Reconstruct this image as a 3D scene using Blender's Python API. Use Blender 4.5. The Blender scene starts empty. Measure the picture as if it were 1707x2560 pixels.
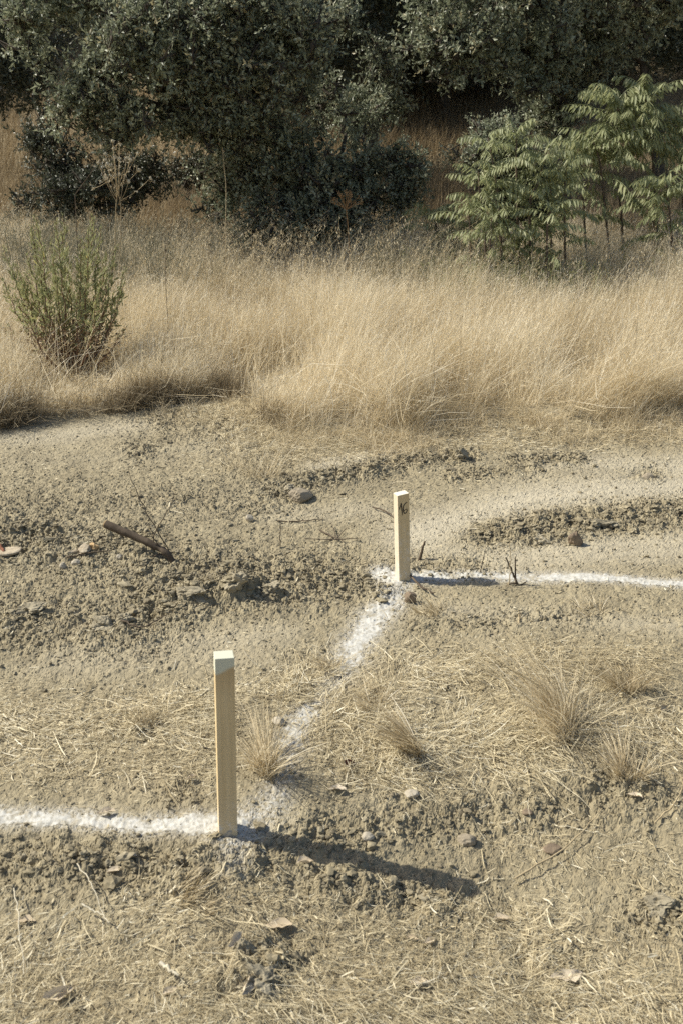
import bpy, bmesh, math
import numpy as np
from mathutils import Vector

R = math.radians
sc = bpy.context.scene
COL = sc.collection

# ------------------------------------------------------------------ camera, sky, sun, exposure
PITCH = 16.5
CAMZ = 1.6
cam_d = bpy.data.cameras.new('camera')
cam = bpy.data.objects.new('camera', cam_d)
COL.objects.link(cam)
cam.location = (0, 0, CAMZ)
cam.rotation_euler = (R(90 - PITCH), 0, 0)
cam_d.sensor_fit = 'VERTICAL'
cam_d.sensor_height = 36
cam_d.sensor_width = 24
cam_d.lens = 35
cam_d.clip_start = 0.05
cam_d.clip_end = 2000
cam_d.dof.use_dof = True
cam_d.dof.focus_distance = 5.0
cam_d.dof.aperture_fstop = 6.3
sc.camera = cam

SUN_EL, SUN_AZ = 44.5, -82.0          # azimuth from +Y, negative = to the left
world = bpy.data.worlds.new('World')
sc.world = world
world.use_nodes = True
wn = world.node_tree
sky = wn.nodes.new('ShaderNodeTexSky')
sky.sky_type = 'NISHITA'
sky.sun_disc = False
sky.sun_elevation = R(SUN_EL)
sky.sun_rotation = R(SUN_AZ)
sky.air_density = 1.0
sky.dust_density = 2.0
bg = wn.nodes['Background']
bg.inputs['Strength'].default_value = 0.09
wn.links.new(sky.outputs['Color'], bg.inputs['Color'])
sd = bpy.data.lights.new('sun', 'SUN')
sd.energy = 4.3
sd.angle = R(0.5)
sd.color = (1.0, 0.945, 0.815)
sun = bpy.data.objects.new('sun', sd)
COL.objects.link(sun)
S = Vector((math.cos(R(SUN_EL)) * math.sin(R(SUN_AZ)), math.cos(R(SUN_EL)) * math.cos(R(SUN_AZ)), math.sin(R(SUN_EL))))
sun.rotation_euler = S.to_track_quat('Z', 'Y').to_euler()
sc.view_settings.view_transform = 'Standard'
sc.view_settings.look = 'None'
sc.view_settings.exposure = 0.56
sc.view_settings.gamma = 1.0
sc.render.engine = 'CYCLES'
sc.cycles.use_denoising = False
sc.cycles.max_bounces = 6
sc.cycles.diffuse_bounces = 4
sc.cycles.transparent_max_bounces = 8

# ------------------------------------------------------------------ small maths
F = 2489.0
SP, CP = math.sin(R(PITCH)), math.cos(R(PITCH))
K = 1707 / 1568.0                      # photo pixels are read on a 1568 px wide view


def ray(px, py):
    a = (px * K - 853.5) / F
    b = (1280 - py * K) / F
    return np.array([a, CP + b * SP, -SP + b * CP])


def at(px, py, y):
    d = ray(px, py)
    return np.array([0, 0, CAMZ]) + d * (y / d[1])


def project(x, y, z):
    dz = z - CAMZ
    zc = y * CP - dz * SP
    yc = y * SP + dz * CP
    zc = np.where(np.abs(zc) < .05, .05, zc)
    return (853.5 + F * x / zc) / K, (1280 - F * yc / zc) / K


def hsh(ix, iy, iz, seed):
    h = (ix.astype(np.int64) * 374761393 + iy.astype(np.int64) * 668265263 + iz.astype(np.int64) * 2147483647 + seed * 1274126177) & 0xFFFFFFFF
    h = ((h ^ (h >> 13)) * 1274126177) & 0xFFFFFFFF
    h = (h ^ (h >> 16)) & 0xFFFFFFFF
    h = (h * 2246822519) & 0xFFFFFFFF
    h = h ^ (h >> 15)
    return (h & 0xFFFFFF) / float(0xFFFFFF)


def n2(x, y, seed=0):
    x = np.asarray(x, float); y = np.asarray(y, float)
    ix = np.floor(x); iy = np.floor(y)
    fx = x - ix; fy = y - iy
    fx = fx * fx * fx * (fx * (fx * 6 - 15) + 10); fy = fy * fy * fy * (fy * (fy * 6 - 15) + 10)
    z = np.zeros_like(ix)
    a = hsh(ix, iy, z, seed); b = hsh(ix + 1, iy, z, seed)
    c = hsh(ix, iy + 1, z, seed); d = hsh(ix + 1, iy + 1, z, seed)
    return (a + (b - a) * fx) * (1 - fy) + (c + (d - c) * fx) * fy


def n3(p, seed=0):
    i = np.floor(p); f = p - i
    f = f * f * (3 - 2 * f)
    o = 0
    for dx in (0, 1):
        for dy in (0, 1):
            for dz in (0, 1):
                w = (f[:, 0] if dx else 1 - f[:, 0]) * (f[:, 1] if dy else 1 - f[:, 1]) * (f[:, 2] if dz else 1 - f[:, 2])
                o = o + w * hsh(i[:, 0] + dx, i[:, 1] + dy, i[:, 2] + dz, seed)
    return o


def fbm(x, y, seed=0, o=3):
    s = 0; a = 1; t = 0
    for k in range(o):
        s = s + a * n2(x * 2 ** k + 13.7 * k, y * 2 ** k - 7.3 * k, seed + k); t += a; a *= .5
    return s / t


def cellbump(x, y, seed):
    """rounded lumps: 1 at a cell centre falling to 0 at its border"""
    ix = np.floor(x); iy = np.floor(y)
    best = np.full(x.shape, 9.0); z = np.zeros_like(ix); hb = np.zeros_like(x)
    for dx in (-1, 0, 1):
        for dy in (-1, 0, 1):
            cx = ix + dx; cy = iy + dy
            px = cx + hsh(cx, cy, z, seed); py = cy + hsh(cx, cy, z, seed + 5)
            d = (x - px) ** 2 + (y - py) ** 2
            m = d < best
            best = np.where(m, d, best); hb = np.where(m, hsh(cx, cy, z, seed + 9), hb)
    return np.clip(1 - best / .55, 0, 1) * (.25 + .75 * hb)


def billow(x, y):
    s = 0; a = 1
    for k, f in enumerate((17, 37, 76, 140)):
        s = s + a * (np.abs(2 * n2(x * f + 3 * k, y * f * 1.15 - 5 * k, 300 + k) - 1) - .45); a *= .62
    return s * .6


def unit(v):
    return v / np.maximum(np.linalg.norm(v, axis=-1, keepdims=True), 1e-9)


def sstep(a, b, x):
    t = np.clip((x - a) / (b - a), 0, 1)
    return t * t * (3 - 2 * t)


rng = np.random.default_rng(11)


def rv(n):
    return unit(rng.normal(size=(n, 3)))


# ------------------------------------------------------------------ terrain
YK = [-60, 0, 2.336, 3.875, 5.86, 7, 10.5, 14, 18, 30, 60, 120, 600]
ZK = [-2.5, -.23, 0, .162, .37, .50, .95, 1.75, 2.95, 7.2, 15, 20, 24]


def h0(x, y):
    return np.interp(y, YK, ZK) - .17 * np.clip(np.asarray(x) + .35, 0, .8) * np.clip((3.2 - np.asarray(y)) / .9, 0, 1)


def gat(px, py):
    d = ray(px, py)
    lo, hi = .3, 120.0
    f = lambda t: CAMZ + d[2] * t - float(h0(d[0] * t, d[1] * t))
    for _ in range(60):
        m = (lo + hi) / 2
        if f(m) > 0: lo = m
        else: hi = m
    return d[0] * lo, d[1] * lo


# foot of the tall grass, read off the photo and laid on the ground
EDGE_PX = [(-700, 1030), (-300, 1015), (0, 985), (180, 958), (350, 928), (500, 908), (570, 950), (640, 992), (800, 1000), (930, 1000), (1000, 985), (1060, 955), (1180, 955),
           (1300, 972), (1450, 968), (1568, 950), (1900, 950), (2400, 960)]
EG = np.array([gat(*p) for p in EDGE_PX])


def edge(x):
    return np.interp(x, EG[:, 0], EG[:, 1])


def polydist(px, py, pts, k):
    best = np.full(np.shape(px), 1e9)
    if len(pts) == 1: pts = pts * 2
    for (ax, ay), (bx, by) in zip(pts[:-1], pts[1:]):
        vx, vy = bx - ax, (by - ay) * k
        wx, wy = px - ax, (py - ay) * k
        L = vx * vx + vy * vy
        t = np.clip((wx * vx + wy * vy) / L, 0, 1) if L > 0 else 0
        best = np.minimum(best, np.hypot(wx - t * vx, wy - t * vy))
    return best


def masks(items, px, py):
    o = np.zeros(np.shape(px))
    for pts, r, k, w in items:
        o = o + w * np.exp(-(polydist(px, py, pts, k) / r) ** 2)
    return o


ROUGH = [([(20, 1250), (400, 1310), (740, 1330)], 120, 2, .75), ([(60, 1420), (300, 1440)], 130, 2, .7), ([(370, 1385), (600, 1360)], 75, 2, .8),
         ([(40, 1150), (600, 1150)], 120, 2.5, .28), ([(0, 1232), (100, 1232)], 40, 2, .8), ([(250, 1245), (330, 1225)], 30, 1.5, .7),
         ([(640, 1125), (780, 1092), (880, 1070), (1000, 1045), (1080, 1042)], 26, 1.4, 1.25),
         ([(1110, 1228), (1250, 1212), (1400, 1195), (1568, 1175), (1750, 1160)], 44, 1.3, 1.15), ([(1180, 1050), (1330, 1053)], 18, 1.3, .8),
         ([(1040, 1092), (1230, 1075)], 20, 1.4, .6), ([(950, 1300), (1080, 1310)], 55, 2, .6), ([(860, 1000), (1100, 985), (1300, 1005), (1568, 965)], 45, 2, .6),
         ([(400, 960), (560, 980), (600, 1050)], 90, 2, .45), ([(330, 1040)], 40, 2, .7), ([(1490, 1085)], 40, 2, .7),
         ([(0, 1985), (250, 1980), (480, 1990)], 120, 2, .65), ([(600, 1950), (900, 1895), (1300, 1850), (1568, 1830)], 110, 2, .6),
         ([(780, 2030), (1050, 2070)], 90, 2, .8), ([(1530, 2110)], 110, 2, 1.0), ([(540, 2240), (640, 2180)], 80, 2, .9), ([(1250, 2190)], 90, 2, .6),
         ([(330, 1670)], 45, 2, .9), ([(420, 1820)], 60, 2, .7), ([(1430, 1790)], 60, 2, .9), ([(850, 1340), (900, 1370)], 40, 2, .7), ([(1000, 1430), (1350, 1420)], 60, 2.5, .4)]
SAND = [([(940, 1228), (1200, 1150), (1568, 1110), (1800, 1090)], 70, 1.7, 1.0), ([(730, 1068), (960, 1025)], 32, 1.5, .8), ([(-100, 1015), (120, 1005), (330, 975)], 42, 2, .6),
        ([(130, 1270), (260, 1275)], 40, 2, .5), ([(1150, 1290), (1568, 1270)], 60, 2, .6), ([(1250, 1060), (1568, 1060)], 40, 2, .6), ([(150, 1500), (650, 1450)], 50, 2, .35),
        ([(640, 1180), (860, 1170)], 40, 2, .4), ([(1000, 1400), (1568, 1450)], 45, 2, .4), ([(80, 1535), (640, 1500)], 60, 2, .2), ([(0, 1065), (480, 1040)], 45, 2, .15), ([(1000, 1270), (1568, 1235)], 40, 2, .5)]
STRAW = [([(40, 1660), (430, 1690)], 110, 1.6, .75), ([(300, 1620), (520, 1600), (760, 1580)], 70, 2, .55), ([(720, 1570), (1000, 1540), (1450, 1540)], 80, 1.6, .95),
         ([(760, 1660), (1000, 1730), (1300, 1690), (1600, 1690)], 110, 1.5, .95), ([(0, 1760), (450, 1780)], 60, 1.5, .5), ([(800, 1780), (1200, 1780)], 50, 1.5, .6),
         ([(-100, 2290), (800, 2300), (1700, 2290)], 150, 1.0, .95), ([(350, 2080), (700, 2090), (1200, 2110)], 90, 1.5, .45), ([(1150, 1930), (1500, 1980)], 90, 1.5, .4),
         ([(600, 1018), (900, 1020)], 60, 2, .95), ([(480, 950), (560, 985)], 80, 2, .9), ([(1000, 1005), (1568, 990)], 50, 2, .9), ([(480, 1060), (650, 1040)], 60, 2, .35), ([(560, 2060), (620, 1930)], 50, 1.5, .3)]
LINE_A = [(-500, 1850), (-200, 1862), (0, 1872), (180, 1878), (330, 1893), (440, 1886), (540, 1886)]
LINE_B = [(560, 1900), (625, 1840), (655, 1740), (690, 1650), (745, 1590), (800, 1510), (840, 1440), (878, 1390), (915, 1340)]
LINE_C = [(860, 1312), (945, 1322), (1060, 1320), (1200, 1328), (1400, 1335), (1568, 1349), (1750, 1362), (2100, 1385)]


def chalk_density(px, py):
    a = np.exp(-(polydist(px, py, LINE_A, 1.35) / 31) ** 2) * 1.08 + .55 * np.exp(-(polydist(px, py, [(450, 1890), (560, 1900)], 1.3) / 34) ** 2)
    a = a + .42 * np.exp(-(polydist(px, py, [(540, 1940), (540, 1975)], 1.2) / 40) ** 2)
    b0 = polydist(px, py, LINE_B, 1.0)
    hw = np.interp(py, [1340, 1400, 1480, 1560, 1650, 1760, 1850, 1900], [26, 36, 36, 34, 36, 34, 45, 50])
    st = np.interp(py, [1335, 1370, 1400, 1470, 1530, 1560, 1600, 1640, 1700, 1740, 1800, 1850, 1900], [.85, .6, 1.05, 1.05, .9, .5, .46, .98, .9, .55, .55, .75, .6])
    b = np.exp(-(b0 / hw) ** 2) * st
    hc = np.interp(px, [860, 940, 1100, 1568], [18, 19, 16, 13])
    c = np.exp(-(polydist(px, py, LINE_C, 1.25) / hc) ** 2) * np.interp(px, [850, 900, 1568], [.75, 1.0, 1.05])
    c = c + .8 * np.exp(-(polydist(px, py, [(880, 1318), (905, 1345), (908, 1370)], 1.0) / 24) ** 2)
    return a, b, c


def bumps(x, y):
    """mounds under matted grass, and ruts"""
    o = .05 * (fbm(x * .9, y * .9, 3) - .5)
    for (px, py), a, r in (((690, 945), .06, .33), ((830, 940), .06, .33), ((950, 935), .06, .3), ((600, 1365), .02, .12), ((430, 1380), .035, .15), ((540, 1365), .045, .12),
                           ((1350, 915), .05, .5), ((1270, 1660), .03, .25), ((940, 1700), .02, .2)):
        gx, gy = gat(px, py)
        o = o + a * np.exp(-((x - gx) ** 2 + (y - gy) ** 2) / r ** 2)
    return o


def terrain(x, y, full=False):
    x = np.asarray(x, float); y = np.asarray(y, float)
    b = h0(x, y)
    px, py = project(x, np.maximum(y, .6), b)
    e = y - edge(x)
    near = sstep(9, 7, y)
    rough = 1.2 * np.clip(masks(ROUGH, px, py) * (.55 + .9 * fbm(x * 3, y * 3, 40)), 0, 1.6) * near
    sand = np.clip(masks(SAND, px, py), 0, 1) * (1 - np.clip(rough, 0, 1))
    straw = np.clip(masks(STRAW, px, py), 0, 1)
    ca, cb, cc = chalk_density(px, py)
    amp = (.23 + 1.0 * rough) * (1 - .72 * sand) * (1 - .55 * np.clip(ca + cb + cc, 0, 1))
    z = b + bumps(x, y) + .03 * sstep(-.03, .07, e) * sstep(1.0, .1, e) * sstep(.3, -.7, x) + .05 * sstep(-.05, .1, e) * sstep(.8, .1, e) * sstep(.9, 1.3, x)
    wx = x + .02 * fbm(x * 14, y * 14, 61); wy = y + .02 * fbm(x * 14, y * 14, 67)
    z = z + amp * near * (.034 * (fbm(x * 7, y * 7, 37) - .5) + .020 * (cellbump(wx * 11, wy * 11, 21) - .3) + .017 * (cellbump(wx * 27, wy * 27, 22) - .3) + .007 * (cellbump(wx * 52, wy * 52, 23) - .3) + .009 * billow(x, y) + .018 * (fbm(x * 18, y * 18, 27) - .5))
    z = z + near * (.0045 * (n2(x * 95, y * 95, 24) - .5) + .006 * (fbm(x * 40, y * 40, 25) - .5)) * (.5 + amp)
    # low ridges of turned soil and straight-ish drag marks on the smooth track
    z = z + near * (.006 * (n2(x * 2 + y * 4, y * 16 - x * 5, 29) - .5) + .004 * (n2(x * 5 + y * 6, y * 45 - x * 13, 30) - .5)) * (.3 + sand)
    z = z + .3 * (fbm(x * .3, y * .3, 31) - .5) * sstep(9, 16, y)
    if full:
        return z, px, py, e, rough, sand, straw
    return z


def T1(x, y):
    return float(terrain(np.array([x]), np.array([y]))[0])


def G(px, py, dz=0):
    x, y = gat(px, py)
    return np.array([x, y, T1(x, y) + dz])


# ------------------------------------------------------------------ mesh and object helpers
class Geo:
    def __init__(s):
        s.V = []; s.F = []; s.A = []; s.M = []; s.n = 0

    def add(s, V, f, rnd=None, mat=0):
        V = np.asarray(V, float).reshape(-1, 3); f = np.asarray(f, np.int64)
        s.V.append(V); s.F.append(f + s.n); s.M.append(np.full(len(f), mat, np.int32))
        s.A.append(np.broadcast_to(np.asarray(0.5 if rnd is None else rnd, float), (len(V),)).copy())
        s.n += len(V)

    def build(s, name, mats, parent=None, smooth=False, attrs=None):
        V = np.concatenate(s.V).astype(np.float32)
        if parent is not None:
            V = V - np.array(parent.location, np.float32)
        me = bpy.data.meshes.new(name)
        me.vertices.add(len(V)); me.vertices.foreach_set('co', V.ravel())
        tot = np.concatenate([np.full(len(f), f.shape[1], np.int32) for f in s.F])
        lo = np.concatenate([f.ravel() for f in s.F]).astype(np.int32)
        me.loops.add(len(lo)); me.loops.foreach_set('vertex_index', lo)
        st = np.zeros(len(tot), np.int32); st[1:] = np.cumsum(tot)[:-1]
        me.polygons.add(len(tot)); me.polygons.foreach_set('loop_start', st)
        try: me.polygons.foreach_set('loop_total', tot)
        except Exception: pass
        me.polygons.foreach_set('material_index', np.concatenate(s.M))
        me.polygons.foreach_set('use_smooth', np.full(len(tot), smooth))
        at_ = me.attributes.new('rnd', 'FLOAT', 'POINT'); at_.data.foreach_set('value', np.concatenate(s.A).astype(np.float32))
        for k, v in (attrs or {}).items():
            q = me.attributes.new(k, 'FLOAT', 'POINT'); q.data.foreach_set('value', np.asarray(v, np.float32))
        for m in (mats if isinstance(mats, (list, tuple)) else [mats]):
            me.materials.append(m)
        me.update(calc_edges=True)
        o = bpy.data.objects.new(name, me)
        COL.objects.link(o)
        if parent is not None: o.parent = parent
        return o


def ribbons(g, P, W, side=None, rnd=None, mat=0):
    """n curved strips: P (n,k,3), W (n,k)"""
    n, k, _ = P.shape
    if side is None:
        t = unit(P[:, -1] - P[:, 0]); side = unit(np.cross(t, rv(n)))
    if side.ndim == 2: side = side[:, None, :]
    Lf = P - side * W[..., None] * .5; Rt = P + side * W[..., None] * .5
    V = np.stack([Lf, Rt], 2).reshape(n, k * 2, 3)
    f = np.array([[2 * i, 2 * i + 1, 2 * i + 3, 2 * i + 2] for i in range(k - 1)])
    Fc = (f[None] + (np.arange(n) * 2 * k)[:, None, None]).reshape(-1, 4)
    r = None if rnd is None else np.repeat(rnd, 2 * k)
    g.add(V, Fc, r, mat)


def tubes(g, P, Rd, s=5, rnd=None, mat=0):
    """n tubes: P (n,k,3), Rd (n,k)"""
    P = np.asarray(P, float); Rd = np.asarray(Rd, float)
    n, k, _ = P.shape
    T = np.empty_like(P); T[:, 1:-1] = P[:, 2:] - P[:, :-2]; T[:, 0] = P[:, 1] - P[:, 0]; T[:, -1] = P[:, -1] - P[:, -2]
    T = unit(T)
    ref = np.where(np.abs(unit(P[:, -1] - P[:, 0])[:, 2:3]) > .7, np.array([[1., 0, 0]]), np.array([[0., 0, 1]]))[:, None, :]
    A = unit(np.cross(T, ref)); B = np.cross(T, A)
    a = np.arange(s) * 2 * np.pi / s
    V = P[:, :, None] + Rd[:, :, None, None] * (np.cos(a)[None, None, :, None] * A[:, :, None] + np.sin(a)[None, None, :, None] * B[:, :, None])
    f = np.array([[i * s + j, i * s + (j + 1) % s, (i + 1) * s + (j + 1) % s, (i + 1) * s + j] for i in range(k - 1) for j in range(s)])
    Fc = (f[None] + (np.arange(n) * k * s)[:, None, None]).reshape(-1, 4)
    g.add(V, Fc, None if rnd is None else np.repeat(rnd, k * s), mat)
    for e in (0, k - 1):                                           # caps
        c = P[:, e]
        Vc = np.concatenate([V[:, e], c[:, None]], 1)
        fc = np.array([[j, (j + 1) % s, s] for j in range(s)])
        if e == 0: fc = fc[:, ::-1]
        g.add(Vc, (fc[None] + (np.arange(n) * (s + 1))[:, None, None]).reshape(-1, 3), None if rnd is None else np.repeat(rnd, s + 1), mat)


def curve(pts, k):
    """smooth polyline through pts (m,3), k samples"""
    pts = np.asarray(pts, float); m = len(pts)
    t = np.linspace(0, m - 1, k); i = np.clip(t.astype(int), 0, m - 2); f = (t - i)[:, None]
    p = np.vstack([2 * pts[0] - pts[1], pts, 2 * pts[-1] - pts[-2]])
    a, b, c, d = p[i], p[i + 1], p[i + 2], p[i + 3]
    return .5 * (2 * b + (c - a) * f + (2 * a - 5 * b + 4 * c - d) * f ** 2 + (3 * b - a - 3 * c + d) * f ** 3)


def leaves(g, B, D, N, L, W, rnd, mat=0, fold=.25, bend=0.0, fine=False):
    """n folded leaves from base B along D, face normal near N"""
    n = len(B)
    Sd = unit(np.cross(D, N)); N = np.cross(Sd, D)
    L = L[:, None]; W = W[:, None]
    if not fine:
        V = np.stack([B, B + D * L * .5 + Sd * W * .5 + N * W * fold, B + D * L - N * L * bend, B + D * L * .5 - Sd * W * .5 + N * W * fold], 1)
        f = np.array([[0, 1, 2], [0, 2, 3]])
    else:
        dn = np.array([0, 0, -1.0]) * L * bend
        M = B + D * L * .5 + dn * .3
        V = np.stack([B, B + D * L * .3 + Sd * W * .45 + N * W * fold + dn * .1, B + D * L * .68 + Sd * W * .42 + N * W * fold + dn * .5, B + D * L + dn,
                      B + D * L * .68 - Sd * W * .42 + N * W * fold + dn * .5, B + D * L * .3 - Sd * W * .45 + N * W * fold + dn * .1, M], 1)
        f = np.array([[0, 1, 2, 6], [6, 2, 3, 3], [0, 6, 4, 5], [6, 3, 4, 4]])
        g.add(V, (np.array([[0, 1, 2, 6], [0, 6, 4, 5]])[None] + (np.arange(n) * 7)[:, None, None]).reshape(-1, 4), np.repeat(rnd, 7), mat)
        g.F.append((np.array([[6, 2, 3], [6, 3, 4]])[None] + (np.arange(n) * 7)[:, None, None]).reshape(-1, 3) + g.n - n * 7)
        g.M.append(np.full(2 * n, mat, np.int32))
        return
    g.add(V, (f[None] + (np.arange(n) * V.shape[1])[:, None, None]).reshape(-1, f.shape[1]), np.repeat(rnd, V.shape[1]), mat)


def ico(sub):
    bm = bmesh.new(); bmesh.ops.create_icosphere(bm, subdivisions=sub, radius=1)
    V = np.array([v.co[:] for v in bm.verts]); f = np.array([[v.index for v in q.verts] for q in bm.faces]); bm.free()
    return V, f


ICO = {k: ico(k) for k in (1, 2, 3, 4)}


def rock_shape(sub, seed, rough=.35, fr=1.3):
    V, f = ICO[sub]
    V = V * np.random.default_rng(seed + 500).uniform(.72, 1.25, 3) if rough >= .4 else V
    q = V * fr + seed * 3.17
    d = 1 + rough * (n3(q, seed) - .5) * 2 + rough * .5 * (n3(q * 2.3, seed + 1) - .5) * 2
    if sub > 2: d = d + rough * .25 * (n3(q * 6, seed + 2) - .5) * 2
    V = V * d[:, None]
    for k in range(4):                                              # a few broken flat faces
        nrm = unit(np.random.default_rng(seed * 7 + k).normal(size=(1, 3)))[0]
        dd = V @ nrm; m = dd > .72
        V[m] -= nrm * (dd[m] - .72)[:, None] * .85
    return V, f


def scatter_rocks(g, P, rad, sub, flat=.75, sink=.25, nvar=10, seed0=0):
    n = len(P); var = rng.integers(0, nvar, n)
    for v in range(nvar):
        m = np.where(var == v)[0]
        if not len(m): continue
        V, f = rock_shape(sub, seed0 + v, .75, 1.9)
        a = rng.uniform(0, 6.28, len(m)); c, s_ = np.cos(a), np.sin(a)
        sc3 = rad[m, None] * np.stack([rng.uniform(.8, 1.35, len(m)), rng.uniform(.8, 1.2, len(m)), flat * rng.uniform(.75, 1.2, len(m))], 1)
        Q = V[None] * sc3[:, None]
        X = Q[..., 0] * c[:, None] - Q[..., 1] * s_[:, None]; Y = Q[..., 0] * s_[:, None] + Q[..., 1] * c[:, None]
        W = np.stack([X, Y, Q[..., 2]], -1) + P[m][:, None] + np.array([0, 0, 1])[None, None] * (rad[m] * (flat - sink))[:, None, None]
        g.add(W, (f[None] + (np.arange(len(m)) * len(V))[:, None, None]).reshape(-1, 3), np.repeat(rng.uniform(0, 1, len(m)), len(V)))


def tag(o, label, cat=None, group=None, kind=None):
    if label: o['label'] = label
    if cat: o['category'] = cat
    if group: o['group'] = group
    if kind: o['kind'] = kind
    return o


def thing(name, loc, label, cat, group=None):
    o = bpy.data.objects.new(name, None)
    COL.objects.link(o); o.location = tuple(float(v) for v in loc); o.empty_display_size = .1
    bpy.context.view_layer.update()
    return tag(o, label, cat, group)


# ------------------------------------------------------------------ materials
def mat(name):
    m = bpy.data.materials.new(name); m.use_nodes = True
    nt = m.node_tree; b = nt.nodes['Principled BSDF']
    b.inputs['Roughness'].default_value = .9
    b.inputs['Specular IOR Level'].default_value = .2
    return m, nt, b


def nd(nt, t, **kw):
    n = nt.nodes.new(t)
    for k, v in kw.items(): setattr(n, k, v)
    return n


def ramp(nt, stops):
    r = nd(nt, 'ShaderNodeValToRGB'); e = r.color_ramp.elements
    e[0].position, e[0].color = stops[0][0], (*stops[0][1], 1)
    e[1].position, e[1].color = stops[-1][0], (*stops[-1][1], 1)
    for p, c in stops[1:-1]:
        q = e.new(p); q.color = (*c, 1)
    return r


def mixc(nt, fac, a, b):
    m = nd(nt, 'ShaderNodeMix', data_type='RGBA')
    for s, v in ((m.inputs['Factor'], fac), (m.inputs['A'], a), (m.inputs['B'], b)):
        if isinstance(v, (tuple, list)): s.default_value = (*v, 1)
        elif isinstance(v, (int, float)): s.default_value = v
        else: nt.links.new(v, s)
    return m.outputs['Result']


def noise(nt, scale, detail=4, rough=.6, coord=None):
    t = nd(nt, 'ShaderNodeTexNoise'); t.inputs['Scale'].default_value = scale; t.inputs['Detail'].default_value = detail; t.inputs['Roughness'].default_value = rough
    if coord is None:
        coord = nd(nt, 'ShaderNodeTexCoord').outputs['Object']
    nt.links.new(coord, t.inputs['Vector'])
    return t.outputs['Fac']


def attr(nt, name):
    a = nd(nt, 'ShaderNodeAttribute'); a.attribute_name = name
    return a.outputs['Fac']


def leafy(name, stops, trans=.25, rough=.5, spec=.4, tcol=None):
    """foliage, straw: colour by each blade's own number, some light through the blade"""
    m, nt, b = mat(name)
    r = ramp(nt, stops); nt.links.new(attr(nt, 'rnd'), r.inputs['Fac'])
    nt.links.new(r.outputs['Color'], b.inputs['Base Color'])
    b.inputs['Roughness'].default_value = rough; b.inputs['Specular IOR Level'].default_value = spec
    if trans:
        t = nd(nt, 'ShaderNodeBsdfTranslucent'); mx = nd(nt, 'ShaderNodeMixShader'); mx.inputs['Fac'].default_value = trans
        if tcol: t.inputs['Color'].default_value = (*tcol, 1)
        else: nt.links.new(r.outputs['Color'], t.inputs['Color'])
        nt.links.new(b.outputs[0], mx.inputs[1]); nt.links.new(t.outputs[0], mx.inputs[2])
        nt.links.new(mx.outputs[0], nt.nodes['Material Output'].inputs['Surface'])
    return m


DIRT1, DIRT2, DIRT3 = (.185, .155, .098), (.285, .243, .157), (.37, .32, .212)


def dirt_material():
    m, nt, b = mat('dry_soil')
    c = ramp(nt, [(.25, DIRT1), (.5, DIRT2), (.78, DIRT3)])
    nt.links.new(noise(nt, 5.5, 9, .72), c.inputs['Fac'])
    sandc = ramp(nt, [(.3, (.40, .355, .26)), (.75, (.48, .43, .32))]); nt.links.new(noise(nt, 14, 8, .7), sandc.inputs['Fac'])
    col = mixc(nt, attr(nt, 'sand'), c.outputs['Color'], sandc.outputs['Color'])
    strc = ramp(nt, [(.3, (.27, .22, .135)), (.7, (.46, .39, .255))]); nt.links.new(noise(nt, 60, 5, .7), strc.inputs['Fac'])
    col = mixc(nt, attr(nt, 'straw'), col, strc.outputs['Color'])
    ch = nd(nt, 'ShaderNodeMath', operation='MULTIPLY'); nt.links.new(attr(nt, 'chalk'), ch.inputs[0])
    cr = ramp(nt, [(.38, (0, 0, 0)), (.62, (1, 1, 1))]); nt.links.new(noise(nt, 75, 6, .75), cr.inputs['Fac']); nt.links.new(cr.outputs['Color'], ch.inputs[1])
    col = mixc(nt, ch.outputs[0], col, (.54, .53, .49))
    nt.links.new(col, b.inputs['Base Color'])
    bp = nd(nt, 'ShaderNodeBump'); bp.inputs['Strength'].default_value = .6; bp.inputs['Distance'].default_value = .006
    nt.links.new(noise(nt, 130, 6, .75), bp.inputs['Height']); nt.links.new(bp.outputs[0], b.inputs['Normal'])
    return m


def simple(name, c1, c2, scale, bump=.4, bdist=.003, rough=.9, stretch=None, detail=6):
    m, nt, b = mat(name)
    co = nd(nt, 'ShaderNodeTexCoord').outputs['Object']
    if stretch:
        mp = nd(nt, 'ShaderNodeMapping'); mp.inputs['Scale'].default_value = stretch; nt.links.new(co, mp.inputs['Vector']); co = mp.outputs[0]
    n = noise(nt, scale, detail, .65, co)
    r = ramp(nt, [(.3, c1), (.7, c2)]); nt.links.new(n, r.inputs['Fac']); nt.links.new(r.outputs['Color'], b.inputs['Base Color'])
    b.inputs['Roughness'].default_value = rough
    bp = nd(nt, 'ShaderNodeBump'); bp.inputs['Strength'].default_value = bump; bp.inputs['Distance'].default_value = bdist
    nt.links.new(n, bp.inputs['Height']); nt.links.new(bp.outputs[0], b.inputs['Normal'])
    return m


def clod_material():
    m, nt, b = mat('soil_clod')
    c = ramp(nt, [(0, (.20, .17, .115)), (.5, DIRT2), (1, (.35, .305, .21))]); nt.links.new(attr(nt, 'rnd'), c.inputs['Fac'])
    k = ramp(nt, [(.3, (.65, .65, .65)), (.7, (1.1, 1.1, 1.1))]); nt.links.new(noise(nt, 90, 5, .7), k.inputs['Fac'])
    mm = nd(nt, 'ShaderNodeMix', data_type='RGBA', blend_type='MULTIPLY'); mm.inputs['Factor'].default_value = 1
    nt.links.new(c.outputs['Color'], mm.inputs['A']); nt.links.new(k.outputs['Color'], mm.inputs['B'])
    nt.links.new(mm.outputs['Result'], b.inputs['Base Color'])
    return m


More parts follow.
